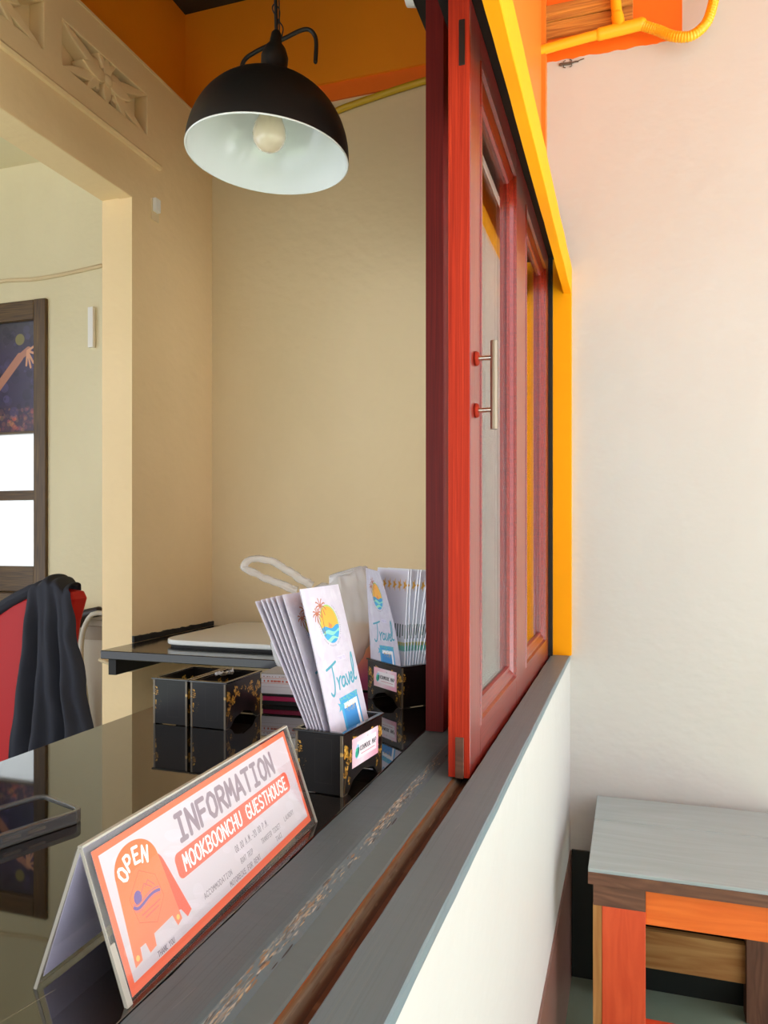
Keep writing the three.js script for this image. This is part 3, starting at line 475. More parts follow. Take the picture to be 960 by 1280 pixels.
const coverB = canvasTex(256, 544, (g, w, h) => {
  g.fillStyle = '#eef0f6'; g.fillRect(0, 0, w, h);
  const gr = g.createLinearGradient(0, 0, 0, h); gr.addColorStop(0, '#e9e6f2'); gr.addColorStop(0.6, '#e6eef6'); gr.addColorStop(1, '#d2e6f2'); g.fillStyle = gr; g.fillRect(0, 6, w, h);
  for (let q = 0; q < 6; q++) { g.fillStyle = '#efb54a'; g.beginPath(); for (let k = 0; k < 10; k++) { const a = k * 0.628, r = k % 2 ? 12 : 30; g.lineTo(26 + q * 42 + Math.cos(a) * r * 0.6, 70 + Math.sin(a) * r); } g.fill(); }
  g.fillStyle = '#2f5f52'; for (let x = 10; x < w; x += 20) g.fillRect(x, 240, 8, rr(40, 66)); g.fillStyle = '#e6d25a'; g.fillRect(0, 318, w, 14); g.fillStyle = '#8fd8b0'; g.fillRect(0, 332, w, 22); g.fillStyle = '#58b4c8'; for (let x = 0; x < w; x += 14) g.fillRect(x, 320, 6, 36); g.fillStyle = '#4a5568'; for (let x = 6; x < w; x += 16) g.fillRect(x, 420, 8, 18);
});
const covA = std({ map: coverA, roughness: 0.55 }), covB = std({ map: coverB, roughness: 0.55 });
function leafletGeo(bend = 0, twist = 0) {        // 99 x 215 mm, folded, printed on +z, foot at y = 0
  const W = 0.099, L = 0.218, t = 0.0013, g = new THREE.BoxGeometry(W, L, t, 4, 14, 1); g.translate(0, L / 2, 0);
  const p = g.attributes.position, n = g.attributes.normal, uv = g.attributes.uv;
  for (let i = 0; i < p.count; i++) {
    if (n.getZ(i) < 0.5) uv.setXY(i, 0.012, 0.995);
    const v = p.getY(i) / L, x = p.getX(i), z = p.getZ(i), a = twist * v * v; const e = twist ? W / 2 : 0, X = (x + e) * Math.cos(a) - z * Math.sin(a) - e, Z = (x + e) * Math.sin(a) + z * Math.cos(a);
    p.setXYZ(i, X, p.getY(i), Z - bend * v * v);
  }
  g.computeVertexNormals(); return g;
}
const flat = leafletGeo(0.004), bent = leafletGeo(-0.004, 0.34), curl = leafletGeo(0.01);
function leaflet(geo, mat, x, Y, z, lean, yaw, label, group, roll = 0) {
  const m = part('leaflet', geo, mat, scene); m.name = numbered('leaflet'); m.position.copy(P(x, Y, z)); m.rotation.order = 'YXZ'; m.rotation.set(-lean, yaw, roll); tag(m, label, 'leaflet', group); return m;
}
{
  const yaw = Math.PI / 2 - 0.1, D = THREE.MathUtils.degToRad;
  leaflet(flat, covA, -0.3145, CT + 0.0235, -0.868, D(13), yaw, 'foremost travel leaflet with blue script and sunset emblem, leaning in the front box', undefined, 0);
  const rows = [[-0.3178, 18.6, 'white leaflet directly behind the foremost one in the front box, palm just showing'], [-0.3212, 20.2], [-0.324, 21.3], [-0.3268, 22.4], [-0.3295, 23.4], [-0.3325, 24.8, 'white leaflet leaning furthest back at the left end of the front box']];
  rows.forEach(([x, a, l], i) => leaflet(flat, covA, x, CT + 0.0225, -0.8685 + 0.0003 * i, D(a), yaw, l ?? ['', 'third', 'fourth', 'fifth', 'sixth'][i] + ' white leaflet from the front in the nearest lacquer box, only its edge showing', 'leaflets fanned out in the front box'));
  // rear box: stacked away from the labelled side, fanning backwards
  const n = [-0.63, 0.777], y2 = Math.atan2(n[0], n[1]), C = [-0.397, -1.3105];
  for (let i = 0; i < 10; i++) {
    const o = 0.0255 - i * 0.0042, x = C[0] + n[0] * o, z = C[1] + n[1] * o;
    if (i === 0) leaflet(bent, covA, x, CT + 0.0212, z, D(-2.5), y2, 'foremost leaflet with round sunset emblem in the rear box', undefined);
    else leaflet(i % 2 ? curl : flat, covB, x, CT + 0.0212, z, D(-2 + i * 1.7), y2 + rr(-0.015, 0.015), ['', 'second', 'third', 'fourth', 'fifth', 'sixth', 'seventh', 'eighth', 'ninth', 'tenth'][i] + ' leaflet from the left in the rear lacquer box, only a strip showing', 'fanned leaflets in the rear box');
  }
}

// ---------------------------------------------------------------- information sign
const signTex = canvasTex(2048, 660, (g, w, h) => {     // 0.302 x 0.097 m
  const s = w / 0.302, X = (m) => (m - 0.4175) * s, Y = (m) => h - (m - 0.003) * s;
  g.fillStyle = '#f4714b'; g.fillRect(0, 0, w, h); g.fillStyle = '#d2ccd1'; g.fillRect(0.0052 * s, 0.0048 * s, w - 0.0098 * s, h - 0.0112 * s);
  for (let i = 0; i < 60; i++) { g.fillStyle = 'rgba(232,224,236,.18)'; g.beginPath(); g.ellipse(rr(0.03, 1) * w, rr(0.1, 0.9) * h, rr(20, 120), rr(6, 40), 0.4, 0, 7); g.fill(); }
  g.strokeStyle = '#93858f'; glyphs(g, 'INFORMATION', X(0.508), Y(0.0885), X(0.678) - X(0.508), 0.019 * s, 0.0041 * s, 5);
  g.fillStyle = '#f4664a'; const bx = X(0.4955), by = Y(0.0635), bw = X(0.6985) - bx, bh = 0.0195 * s, r = 0.0055 * s; g.beginPath(); g.moveTo(bx + r, by); g.arcTo(bx + bw, by, bx + bw, by + bh, r); g.arcTo(bx + bw, by + bh, bx, by + bh, r); g.arcTo(bx, by + bh, bx, by, r); g.arcTo(bx, by, bx + bw, by, r); g.fill();
  g.strokeStyle = '#fffafa'; glyphs(g, 'MOOKBOONCHU GUESTHOUSE', X(0.505), Y(0.0595), X(0.692) - X(0.505), 0.0118 * s, 0.0019 * s, 5);
  g.strokeStyle = '#7d747e'; const small = (t, a, b, y, hh = 0.0042, lw = 0.0006) => glyphs(g, t, X(a), Y(y + hh / 2), X(b) - X(a), hh * s, lw * s, 5.2);
  small('08.00 A.M.-20.00 P.M.', 0.575, 0.638, 0.0338, 0.0055, 0.0007);
  small('ACCOMMODATION', 0.5172, 0.561, 0.0212); small('BOAT TRIP', 0.578, 0.6, 0.0224); small('TRANSFER TICKET', 0.618, 0.657, 0.0228); small('LAUNDRY', 0.668, 0.689, 0.0243);
  small('MOTORBIKE FOR RENT', 0.554, 0.609, 0.0132); small('TAXI', 0.643, 0.655, 0.0144); small('THANK YOU', 0.451, 0.471, 0.0123, 0.0035);
  // folding OPEN board
  g.fillStyle = '#f25a3c'; g.beginPath(); g.moveTo(X(0.474), Y(0.075)); g.quadraticCurveTo(X(0.4815), Y(0.074), X(0.4845), Y(0.064)); g.lineTo(X(0.4985), Y(0.021)); g.lineTo(X(0.492), Y(0.0185)); g.lineTo(X(0.487), Y(0.0265)); g.lineTo(X(0.474), Y(0.03)); g.fill();
  const body = g.createLinearGradient(X(0.43), Y(0.09), X(0.46), Y(0.015)); body.addColorStop(0, '#fa7038'); body.addColorStop(0.5, '#f98048'); body.addColorStop(1, '#f77f58'); g.fillStyle = body;
  g.beginPath(); g.moveTo(X(0.4275), Y(0.0165)); g.lineTo(X(0.4315), Y(0.073)); g.bezierCurveTo(X(0.4316), Y(0.0855), X(0.443), Y(0.0925), X(0.4562), Y(0.0915)); g.bezierCurveTo(X(0.4695), Y(0.0905), X(0.4786), Y(0.083), X(0.4796), Y(0.0725)); g.lineTo(X(0.4855), Y(0.0205)); g.lineTo(X(0.479), Y(0.0185)); g.lineTo(X(0.476), Y(0.0275)); g.lineTo(X(0.453), Y(0.0265)); g.lineTo(X(0.452), Y(0.0185)); g.lineTo(X(0.4445), Y(0.0175)); g.lineTo(X(0.4425), Y(0.0255)); g.lineTo(X(0.4365), Y(0.0255)); g.lineTo(X(0.4355), Y(0.0175)); g.closePath(); g.fill();
  g.fillStyle = '#f4c868'; for (const [a, b] of [[0.4318, 0.0208], [0.4815, 0.0235]]) { g.beginPath(); g.arc(X(a), Y(b), 0.0019 * s, 0, 7); g.fill(); }
  g.strokeStyle = '#fffaf6'; const ow = 0.0066 * s;
  [['O', 0.4398, 0.0745, -0.6], ['P', 0.4478, 0.0795, -0.25], ['E', 0.4571, 0.081, 0.08], ['N', 0.4662, 0.078, 0.36]].forEach(([c, a, b, t]) => { g.save(); g.translate(X(a), Y(b)); g.rotate(t); glyphs(g, c, -ow / 2, -0.0054 * s, ow, 0.0105 * s, 0.0022 * s); g.restore(); });
  g.strokeStyle = 'rgba(190,70,40,.8)'; g.lineWidth = 2.2; g.beginPath(); for (const [i, [a, b]] of [[0.4555, 0.0705], [0.4705, 0.061], [0.4735, 0.044], [0.4595, 0.0315], [0.4425, 0.0395], [0.439, 0.057]].entries()) i ? g.lineTo(X(a), Y(b)) : g.moveTo(X(a), Y(b)); g.closePath(); g.stroke();
  // roof-and-wave emblem
  g.fillStyle = '#70589e'; g.beginPath(); g.ellipse(X(0.4475), Y(0.0548), 0.0042 * s, 0.0046 * s, 0.3, 0, 7); g.fill(); g.lineCap = 'round';
  const wave = (dy, c, lw) => { g.strokeStyle = c; g.lineWidth = lw * s; g.beginPath(); g.moveTo(X(0.4415), Y(0.0505 + dy)); g.bezierCurveTo(X(0.447), Y(0.044 + dy), X(0.457), Y(0.054 + dy), X(0.4705), Y(0.0495 + dy)); g.stroke(); };
  wave(0, '#70589e', 0.0022); wave(-0.0022, '#d9756e', 0.0009); wave(0.0024, '#c06a78', 0.0008);
  g.strokeStyle = '#d0605c'; g.lineWidth = 0.0007 * s; g.beginPath(); g.moveTo(X(0.451), Y(0.0555)); g.lineTo(X(0.457), Y(0.0605)); g.lineTo(X(0.4635), Y(0.055)); g.moveTo(X(0.4575), Y(0.058)); g.lineTo(X(0.4615), Y(0.061)); g.lineTo(X(0.467), Y(0.0552)); g.stroke();
  g.strokeStyle = '#ee6a58'; g.lineWidth = 0.0012 * s; for (const [a, b, y] of [[0.447, 0.468, 0.0425], [0.45, 0.465, 0.0395]]) { g.setLineDash([8, 5, 14, 4]); g.beginPath(); g.moveTo(X(a), Y(y)); g.lineTo(X(b), Y(y + 0.001)); g.stroke(); } g.setLineDash([]);
});
{
  const t = thing('information_sign', 'clear acrylic tent sign with an orange bordered INFORMATION paper beside the sill', 'sign', [-0.303, H + CT + 0.0004, -0.408], 0.0225);
  // local: x outwards, y up, z back along the counter (-z)
  const fr = [[0, 0], [-0.034, 0.0965]], bk = [[-0.072, 0], [-0.0375, 0.0965]], W = 0.3235;
  const slab = ([a, b], [c, d], th, z0, z1) => { const l = Math.hypot(c - a, d - b), nx = (d - b) / l * th, ny = -(c - a) / l * th; return prism([[a, b], [c, d], [c - nx, d - ny], [a - nx, b - ny]], z0, z1, 1, 0, 0); };
  const off = (pr, d) => { const [[a, b], [c, e]] = pr, l = Math.hypot(c - a, e - b), nx = (e - b) / l * d, ny = -(c - a) / l * d; return [[a + nx, b + ny], [c + nx, e + ny]]; };
  part('front_panel', slab(...off(fr, 0.0), 0.0011, -W, 0), M.acrylic, t); part('front_panel', slab(...off(fr, -0.0022), 0.0011, -W, 0), M.acrylic, t);
  part('back_panel', slab(...bk, 0.0011, -W, 0), M.acrylic, t); part('back_panel', slab(...off(bk, 0.0022), 0.0011, -W, 0), M.acrylic, t);
  // polished cut edges seen at the near end
  for (const g of [slab(...off(fr, 0.0002), 0.0022, 0, 0.0006), slab(...off(bk, 0.0025), 0.0022, 0, 0.0006), slab(...off(fr, 0.0002), 0.0022, -W - 0.0006, -W)]) part('polished_edge', g, M.acrylicEdge, t, 'milky cut edge of the acrylic');
  part('ridge', slab([-0.0375, 0.0961], [-0.034, 0.0965], 0.0016, -W, 0), M.acrylicEdge, t);
  // lower retaining tab at the near foot
  part('foot_tab', slab([0.0012, 0], [-0.0125, 0.037], 0.0014, -0.004, 0.0012), M.acrylicEdge, t);
  const paper = new THREE.BoxGeometry(0.307, 0.0955, 0.0005); { const uv = paper.attributes.uv, n = paper.attributes.normal; for (let i = 0; i < uv.count; i++) if (n.getZ(i) < 0.5) uv.setXY(i, 0.5, 0.75); }
  const ang = Math.atan2(0.034, 0.1), hold = part('printed_paper', paper, std({ map: signTex, roughness: 0.6 }), t, 'orange and white printed INFORMATION paper');
  paper.rotateZ(0.012); paper.rotateX(-ang); paper.rotateY(Math.PI / 2); paper.translate(-0.0015 - 0.034 * 0.5, 0.0478, -0.1612);
  const back = new THREE.BoxGeometry(0.31, 0.095, 0.0005); back.rotateX(ang); back.rotateY(Math.PI / 2); back.translate(-0.0552, 0.049, -0.162); part('backing_paper', back, M.lilac, t, 'pale lilac paper on the far side');
}

// ---------------------------------------------------------------- phone, books, bag
{
  const t = thing('smartphone', 'smartphone in a clear bumper case lying on the dark counter', 'phone', [-0.606, H + CT + 0.0004, -0.594], -0.32);
  const rrect = (w, l, r) => { const s = new THREE.Shape(); s.moveTo(-w / 2 + r, -l / 2); s.lineTo(w / 2 - r, -l / 2); s.quadraticCurveTo(w / 2, -l / 2, w / 2, -l / 2 + r); s.lineTo(w / 2, l / 2 - r); s.quadraticCurveTo(w / 2, l / 2, w / 2 - r, l / 2); s.lineTo(-w / 2 + r, l / 2); s.quadraticCurveTo(-w / 2, l / 2, -w / 2, l / 2 - r); s.lineTo(-w / 2, -l / 2 + r); s.quadraticCurveTo(-w / 2, -l / 2, -w / 2 + r, -l / 2); return s; };
  const ex = (s, d, b, y) => { const g = new THREE.ExtrudeGeometry(s, { depth: d - 2 * b, bevelEnabled: true, bevelSize: b, bevelThickness: b, bevelSegments: 3, curveSegments: 10 }); g.rotateX(-Math.PI / 2); g.translate(0, y + b, 0); return g; };
  const ringS = rrect(0.078, 0.163, 0.013); ringS.holes.push(new THREE.Path(rrect(0.0715, 0.1565, 0.01).getPoints(10)));
  part('bumper_case', ex(ringS, 0.0135, 0.0012, 0), phy({ color: '#b0b0aa', transmission: 0.8, thickness: 0, roughness: 0.08 }), t, 'clear bumper case with thick rim');
  part('body', ex(rrect(0.0712, 0.156, 0.0098), 0.0095, 0.0012, 0.001), std({ color: '#3c3f42', metalness: 0.7, roughness: 0.3 }), t);
  part('screen', ex(rrect(0.0685, 0.153, 0.009), 0.001, 0.0003, 0.0102), phy({ color: '#050505', roughness: 0.03, ior: 1.6 }), t, 'switched off glossy black screen');
  for (const z of [-0.03, -0.005]) part('side_button', localBox(0.0012, 0.003, 0.018, 0.0394, 0.007, z, 0.0005), M.brass, t);
}
{
  const bookTex = canvasTex(512, 200, (g, w, h) => { g.fillStyle = '#eceaf0'; g.fillRect(0, 0, w, h); g.fillStyle = '#e8a08e'; g.fillRect(0, 40, w, 5); g.fillRect(0, 92, w, 4); g.fillStyle = '#b98d86'; for (let x = 14; x < w; x += rr(12, 30)) g.fillRect(x, 20 + 3 * rnd(), rr(5, 15), 8); g.fillStyle = '#d9796a'; for (let x = 20; x < w; x += rr(14, 34)) g.fillRect(x, 62, rr(8, 22), 20); g.fillStyle = '#cbbac0'; g.fillRect(0, 130, w, 3); });
  const t = thing('paper_carton', 'flat white carton with pale red print, behind the empty lacquer boxes', 'carton', [-0.562, H + CT + 0.0201, -1.247], 0.06);
  const bx = new THREE.BoxGeometry(0.12, 0.034, 0.068); bx.translate(0, 0.017, 0); part('carton', bx, std({ map: bookTex, roughness: 0.6 }), t); part('lid_flap', localBox(0.121, 0.0015, 0.069, 0, 0.0348, 0), std({ color: '#b9b2a4', roughness: 0.6 }), t, 'greyish lid of the carton');
  const n = thing('notebook', 'thin pink and black notebook lying under the white carton', 'notebook', [-0.556, H + CT + 0.0003, -1.247], 0.06);
  part('back_cover', localBox(0.128, 0.007, 0.072, 0, 0.0035, 0, 0.001), M.rubber, n); part('front_cover', localBox(0.126, 0.008, 0.07, 0, 0.0112, 0, 0.001), std({ color: '#b5285a', roughness: 0.5 }), n, 'pink middle layer'); part('spine_edge', localBox(0.128, 0.004, 0.072, 0, 0.0174, 0, 0.001), M.rubber, n);
}
{ // tied carrier bag with something colourful inside
  const t = thing('plastic_bag', 'crumpled translucent white plastic bag with a looped handle behind the leaflets', 'bag', [-0.566, H + CT + 0.001, -1.362], 0.3);
  const f = (u, v) => {
    const a = u * Math.PI * 2, c = Math.cos(a), q = Math.sin(a), prof = Math.pow(Math.sin(Math.PI * (0.1 + v * 0.83)), 0.5) * (v > 0.9 ? 1 - (v - 0.9) * 9.9 : 1);
    const k = 1 + 0.24 * fbm(c * 1.6 + 3, q * 1.6, v * 3.2, 4) + 0.13 * Math.abs(fbm(c * 4, q * 4, v * 7, 3)), y = 0.205 * Math.min(1, v / 0.88) * (1 + 0.16 * c * v) - Math.max(0, v - 0.9) * 0.25 + 0.022 * v * fbm(c * 3, q * 3, 9 + v * 3, 3);
    return new THREE.Vector3(0.1 * c * prof * k + 0.012 * v, Math.max(0, y), 0.058 * q * prof * k);
  };
  part('bag_film', sheet(f, 90, 60, 0.0004), M.film, t);
  const loop = [[-0.05, 0.19, 0], [-0.09, 0.206, 0.004], [-0.135, 0.226, 0.008], [-0.152, 0.236, 0.004], [-0.142, 0.25, 0], [-0.11, 0.25, 0], [-0.075, 0.234, 0], [-0.045, 0.214, 0], [-0.02, 0.2, 0]].map((q) => new THREE.Vector3(...q));
  const lg = new THREE.TubeGeometry(new THREE.CatmullRomCurve3(loop), 80, 0.0075, 10, false), lp = lg.attributes.position;
  for (let i = 0; i < lp.count; i++) { const q = 0.004 * fbm(lp.getX(i) * 60, lp.getY(i) * 60, lp.getZ(i) * 60); lp.setXYZ(i, lp.getX(i) + q, lp.getY(i) + q, lp.getZ(i) + q); } lg.computeVertexNormals(); part('handle_loop', lg, M.film, t);
  const pk = canvasTex(256, 256, (g, w, h) => { const q = g.createLinearGradient(0, 0, w * 0.4, h); q.addColorStop(0, '#f6e3b0'); q.addColorStop(0.4, '#f2b25e'); q.addColorStop(0.65, '#ee9a6c'); q.addColorStop(1, '#e46a94'); g.fillStyle = q; g.fillRect(0, 0, w, h); for (let i = 0; i < 20; i++) { g.strokeStyle = 'rgba(255,236,190,.4)'; g.lineWidth = rr(2, 8); g.beginPath(); g.moveTo(w * 0.2, h); g.lineTo(rr(0, w), 0); g.stroke(); } });
  const pf = (s) => (u, v) => new THREE.Vector3((u - 0.5) * 0.09, v * 0.13, s * 0.022 * Math.pow(Math.sin(Math.PI * u) * Math.sin(Math.PI * v), 0.6) + 0.004 * fbm(u * 4, v * 4, 2));
  const pg = surface(pf(1), 24, 24), pg2 = surface(pf(-1), 24, 24); pg2.setIndex([...pg2.index.array].reverse()); pg2.computeVertexNormals();
  const p = part('snack_packet', mergeGeometries([pg, pg2]), std({ map: pk, roughness: 0.35 }), scene); p.name = 'snack_packet'; p.position.set(-0.512, H + CT + 0.004, -1.365); p.rotation.set(0, 0.2, -0.05); tag(p, 'orange and pink snack packet showing through the plastic bag', 'packet');
}

// ---------------------------------------------------------------- pendant lamp
{
  const t = thing('pendant_lamp', 'black dome pendant lamp with white inside and bare bulb over the counter', 'lamp', [-0.59, H + 0.6446, -1.175], Math.atan(308 / 950));
  const head = new THREE.Group(); head.name = 'lamp_head'; t.add(head); head.rotation.z = -0.07;
  const R = 0.1385, Ht = 0.134, out = [], inn = [];
  for (let i = 0; i <= 30; i++) { const a = i / 30 * Math.PI / 2, x = R * Math.pow(Math.cos(a), 0.92), y = Ht * Math.sin(a); if (x > 0.022) out.push([x, y]); }
  out.push([0.022, Ht * 0.992]);
  for (const [x, y] of out) inn.push([Math.max(0.021, x - 0.0022), y - 0.0025 * (y / Ht)]);
  part('shade', lathe(out, 72), M.lampBlack, head); part('shade_lining', lathe([...inn, [0.0, Ht * 0.98]], 72), M.lampWhite, head, 'glossy white inside of the shade');
  part('rim', (() => { const g = new THREE.TorusGeometry(R - 0.001, 0.0015, 8, 80); g.rotateX(Math.PI / 2); return g; })(), M.lampWhite, head);
  part('bulb', lathe([[0, 0.01], [0.01, 0.0115], [0.019, 0.0165], [0.026, 0.026], [0.0285, 0.038], [0.0265, 0.051], [0.021, 0.065], [0.0165, 0.08], [0.0145, 0.095], [0.0145, 0.1]], 32), M.bulb, head, 'pale unlit bulb');
  part('bulb_socket', lathe([[0, 0.098], [0.0175, 0.098], [0.0185, 0.11], [0.0185, 0.138], [0, 0.138]], 28), M.plastic, head);
  part('socket_cover', lathe([[0.0235, Ht * 0.97], [0.0235, Ht + 0.012], [0.021, Ht + 0.016], [0.0225, Ht + 0.024], [0.023, Ht + 0.038], [0.018, Ht + 0.052], [0.011, Ht + 0.061], [0.0085, Ht + 0.078], [0.005, Ht + 0.083], [0, Ht + 0.083]], 32), M.lampBlack, head);
  const B = (x, y, z = 0) => new THREE.Vector3(x, y, z), k = 1.3 / 950;
  part('bracket', tube([B(-0.056, 0.126), B(-0.055, 0.152), B(-0.049, 0.166), B(-0.034, 0.178), B(-0.012, 0.191), B(0.016, 0.206), B(0.04, 0.22), B(0.054, 0.223), B(0.064, 0.216), B(0.069, 0.202), B(0.07, 0.169)], 0.0036, 70, 10), M.lampBlack, head);
  part('cord', tube([B(0.0148, Ht + 0.078), B(0.013, 0.3), B(0.01, 0.5), B(0.009, 0.875)].map((q) => q), 0.0031, 24, 8), M.rubber, t);
  part('wire_loop', mergeGeometries([tube([B(0.012, 0.212), B(0.019, 0.235), B(0.02, 0.252), B(0.012, 0.262), B(0.008, 0.254), B(0.017, 0.236), B(0.026, 0.222), B(0.024, 0.206)], 0.0011, 50, 6), tube([B(0.02, 0.215), B(0.019, 0.3), B(0.016, 0.5), B(0.014, 0.875)], 0.0012, 24, 6)]), M.rubber, t);
}

// ---------------------------------------------------------------- far room: window, chair, jacket, cabinet
{
  const w = structGroup('window_2'), fm = std({ map: rep(wood([122, 92, 46], [56, 38, 18], 21), 2, 6), roughness: 0.4 });
  const z0 = -2.53, z1 = -2.485, xl = -2.9, xr = -2.236;
  part('stile', vertUV(boxAt(-2.2965, xr, -0.235, 0.951, z0, z1, 0.004)), fm, w); part('stile', vertUV(boxAt(xl, xl + 0.06, -0.235, 0.951, z0, z1, 0.004)), fm, w);
  part('rail', boxAt(xl + 0.06, -2.2965, 0.872, 0.951, z0, z1 - 0.002, 0.004), fm, w); part('rail', boxAt(xl + 0.06, -2.2965, -0.235, -0.13, z0, z1 - 0.002, 0.004), fm, w); part('rail', boxAt(xl + 0.06, -2.2965, 0.14, 0.179, z0, z1 - 0.006, 0.003), fm, w); part('rail', boxAt(xl + 0.06, -2.2965, 0.412, 0.42, z0, z1 - 0.008), fm, w);
  part('window_board', boxAt(xl - 0.03, xr + 0.0, -0.29, -0.236, -2.5, -2.45, 0.003), fm, w);
  const frost = phy({ color: '#f4f5f2', transmission: 0.85, roughness: 0.55, thickness: 0 });
  part('pane', boxAt(xl + 0.06, -2.2965, 0.179, 0.412, -2.515, -2.511), frost, w); part('pane', boxAt(xl + 0.06, -2.2965, -0.13, 0.14, -2.515, -2.511), frost, w);
  const pic = canvasTex(512, 420, (g, W, h) => {
    const q = g.createLinearGradient(0, 0, 0, h); q.addColorStop(0, '#3d3a40'); q.addColorStop(0.3, '#3b2f4e'); q.addColorStop(0.7, '#33284a'); q.addColorStop(1, '#4a2f42'); g.fillStyle = q; g.fillRect(0, 0, W, h);
    for (let i = 0; i < 260; i++) { const y = h * (0.78 + 0.2 * rnd()), x = rr(0, W); g.fillStyle = `rgba(${Math.floor(rr(170, 250))},${Math.floor(rr(80, 150))},${Math.floor(rr(60, 110))},${rr(0.08, 0.35)})`; g.beginPath(); g.arc(x, y, rr(2, 12), 0, 7); g.fill(); }
    for (let i = 0; i < 120; i++) { g.fillStyle = `rgba(${rnd() < 0.5 ? '96,84,140' : '30,22,40'},${rr(0.1, 0.4)})`; g.beginPath(); g.arc(rr(0, W), rr(0, h * 0.85), rr(3, 22), 0, 7); g.fill(); }
    g.fillStyle = '#7d7440'; g.beginPath(); g.arc(W * 0.84, h * 0.16, 22, 0, 7); g.fill();
    g.lineCap = 'round'; g.lineJoin = 'round'; g.strokeStyle = '#b57a62'; g.lineWidth = 34; g.beginPath(); g.moveTo(W * 0.6, h * 0.62); g.lineTo(W * 0.84, h * 0.32); g.stroke(); g.lineWidth = 26; g.beginPath(); g.moveTo(W * 0.84, h * 0.32); g.lineTo(W * 0.92, h * 0.26); g.stroke();
    g.strokeStyle = '#d89a74'; g.lineWidth = 9; for (const [a, b] of [[0.995, 0.22], [0.985, 0.3], [0.965, 0.38], [0.94, 0.42], [0.9, 0.4]]) { g.beginPath(); g.moveTo(W * 0.91, h * 0.27); g.lineTo(W * a, h * b); g.stroke(); }
  });
  const pg = new THREE.BoxGeometry(0.5435, 0.452, 0.003); pg.translate(xl + 0.06 + 0.27175, 0.646 + H, -2.508); part('picture_panel', pg, std({ map: pic, roughness: 0.25 }), w, 'dark purple picture of an outstretched arm');
}
{ // office chair, its back seen over the counter
  const t = thing('office_chair', 'red upholstered office chair behind the counter, draped with a jacket', 'chair', [-1.13 * 1.417, 0, -1.7], 0), K = 1.417;
  const s = new THREE.Shape(), pts = [[0.065, -0.5], [0.078, -0.28], [0.097, -0.16], [0.111, -0.117], [0.107, -0.11], [0.08, -0.107], [0.03, -0.115], [-0.02, -0.135], [-0.075, -0.168], [-0.12, -0.21], [-0.15, -0.29], [-0.155, -0.5]];
  pts.forEach(([x, y], i) => (i ? s.lineTo(x * K, y * K) : s.moveTo(x * K, y * K)));
  const g = new THREE.ExtrudeGeometry(s, { depth: 0.04, bevelEnabled: true, bevelSize: 0.012, bevelThickness: 0.014, bevelSegments: 5, curveSegments: 6 }); g.translate(-0.006, H - 0.012, -0.05); part('backrest', g, M.redLeather, t);
  part('seat', localBox(0.34, 0.08, 0.28, -0.27, 0.47, -0.2, 0.03), M.redLeather, t); part('back_support', localBox(0.06, 0.24, 0.02, -0.03, 0.52, -0.1), M.rubber, t);
  const col = new THREE.CylinderGeometry(0.025, 0.03, 0.36, 16); col.translate(-0.24, 0.25, -0.2); part('gas_column', col, M.rubber, t);
  for (let k = 0; k < 5; k++) { const a = k / 5 * Math.PI * 2, l = new THREE.BoxGeometry(0.23, 0.03, 0.04); l.translate(0.115, 0.08, 0); l.rotateY(a); l.translate(-0.24, 0, -0.2); part('leg', l, M.rubber, t); const w = new THREE.SphereGeometry(0.032, 12, 10); w.translate(-0.24 + 0.22 * Math.cos(a), 0.033, -0.2 - 0.22 * Math.sin(a)); part('castor', w, M.rubber, t); }
}
{ // jacket over the chair back: front drape, fold over the top, short fall behind
  const zc = -1.2, J = (x, Y, z) => P(x * 1.417, Y * 1.417, z * 1.417), lerp = (tab, v) => { for (let i = 1; i < tab.length; i++) if (v <= tab[i][0]) { const [a, b] = [tab[i - 1], tab[i]], k = (v - a[0]) / (b[0] - a[0]); return a[1] + (b[1] - a[1]) * k * k * (3 - 2 * k); } return tab.at(-1)[1]; };
  const L = [[0, -1.098], [0.2, -1.1], [0.45, -1.108], [0.75, -1.12], [1, -1.138]], Rr = [[0, -1.002], [0.15, -0.99], [0.4, -0.962], [0.65, -0.936], [1, -0.905]];
  const f = (u, v) => {
    const k = Math.max(0, (v - 0.3) / 0.7), top = -0.106 + 0.016 * Math.sin(Math.PI * Math.min(1, u * 1.15)) + 0.003 * Math.sin(u * 21);
    const x = lerp(L, k) + (lerp(Rr, k) - lerp(L, k)) * u + 0.005 * fbm(u * 3, k * 5, 8);
    if (v < 0.3) { const a = (1 - v / 0.3) * Math.PI; return J(x - 0.05 * u * (1 - v / 0.3), top - 0.006 + 0.014 * Math.sin(a) - (v < 0.05 ? (0.05 - v) * 1.6 : 0), zc - 0.02 + 0.042 * Math.cos(a)); }
    const fold = (0.011 * Math.sin(u * 15 + 1.2 + k * 1.4) * (0.4 + k) + 0.007 * Math.sin(u * 29 - k * 2) * (0.4 + k) + 0.014 * fbm(u * 3.2, k * 2.4, 5, 3)) * Math.min(1, k * 5 + 0.15);
    return J(x, top - 0.006 + (-0.52 - top) * k, zc + 0.022 + fold + 0.035 * k);
  };
  const t = thing('jacket', 'dark navy jacket hanging over the red chair back', 'jacket');
  part('jacket_body', sheet(f, 60, 70, 0.003), M.cloth, t);
  const cg = new THREE.TubeGeometry(new THREE.CatmullRomCurve3([J(-1.075, -0.102, -1.2), J(-1.105, -0.108, -1.2), J(-1.15, -0.126, -1.2), J(-1.2, -0.155, -1.2), J(-1.25, -0.2, -1.19), J(-1.28, -0.25, -1.18)]), 50, 0.017, 10, false), cp = cg.attributes.position;
  for (let i = 0; i < cp.count; i++) cp.setY(i, cp.getY(i) + 0.004 * fbm(cp.getX(i) * 30, cp.getY(i) * 60, cp.getZ(i) * 60)); cg.computeVertexNormals(); part('collar', cg, M.cloth, t);
}
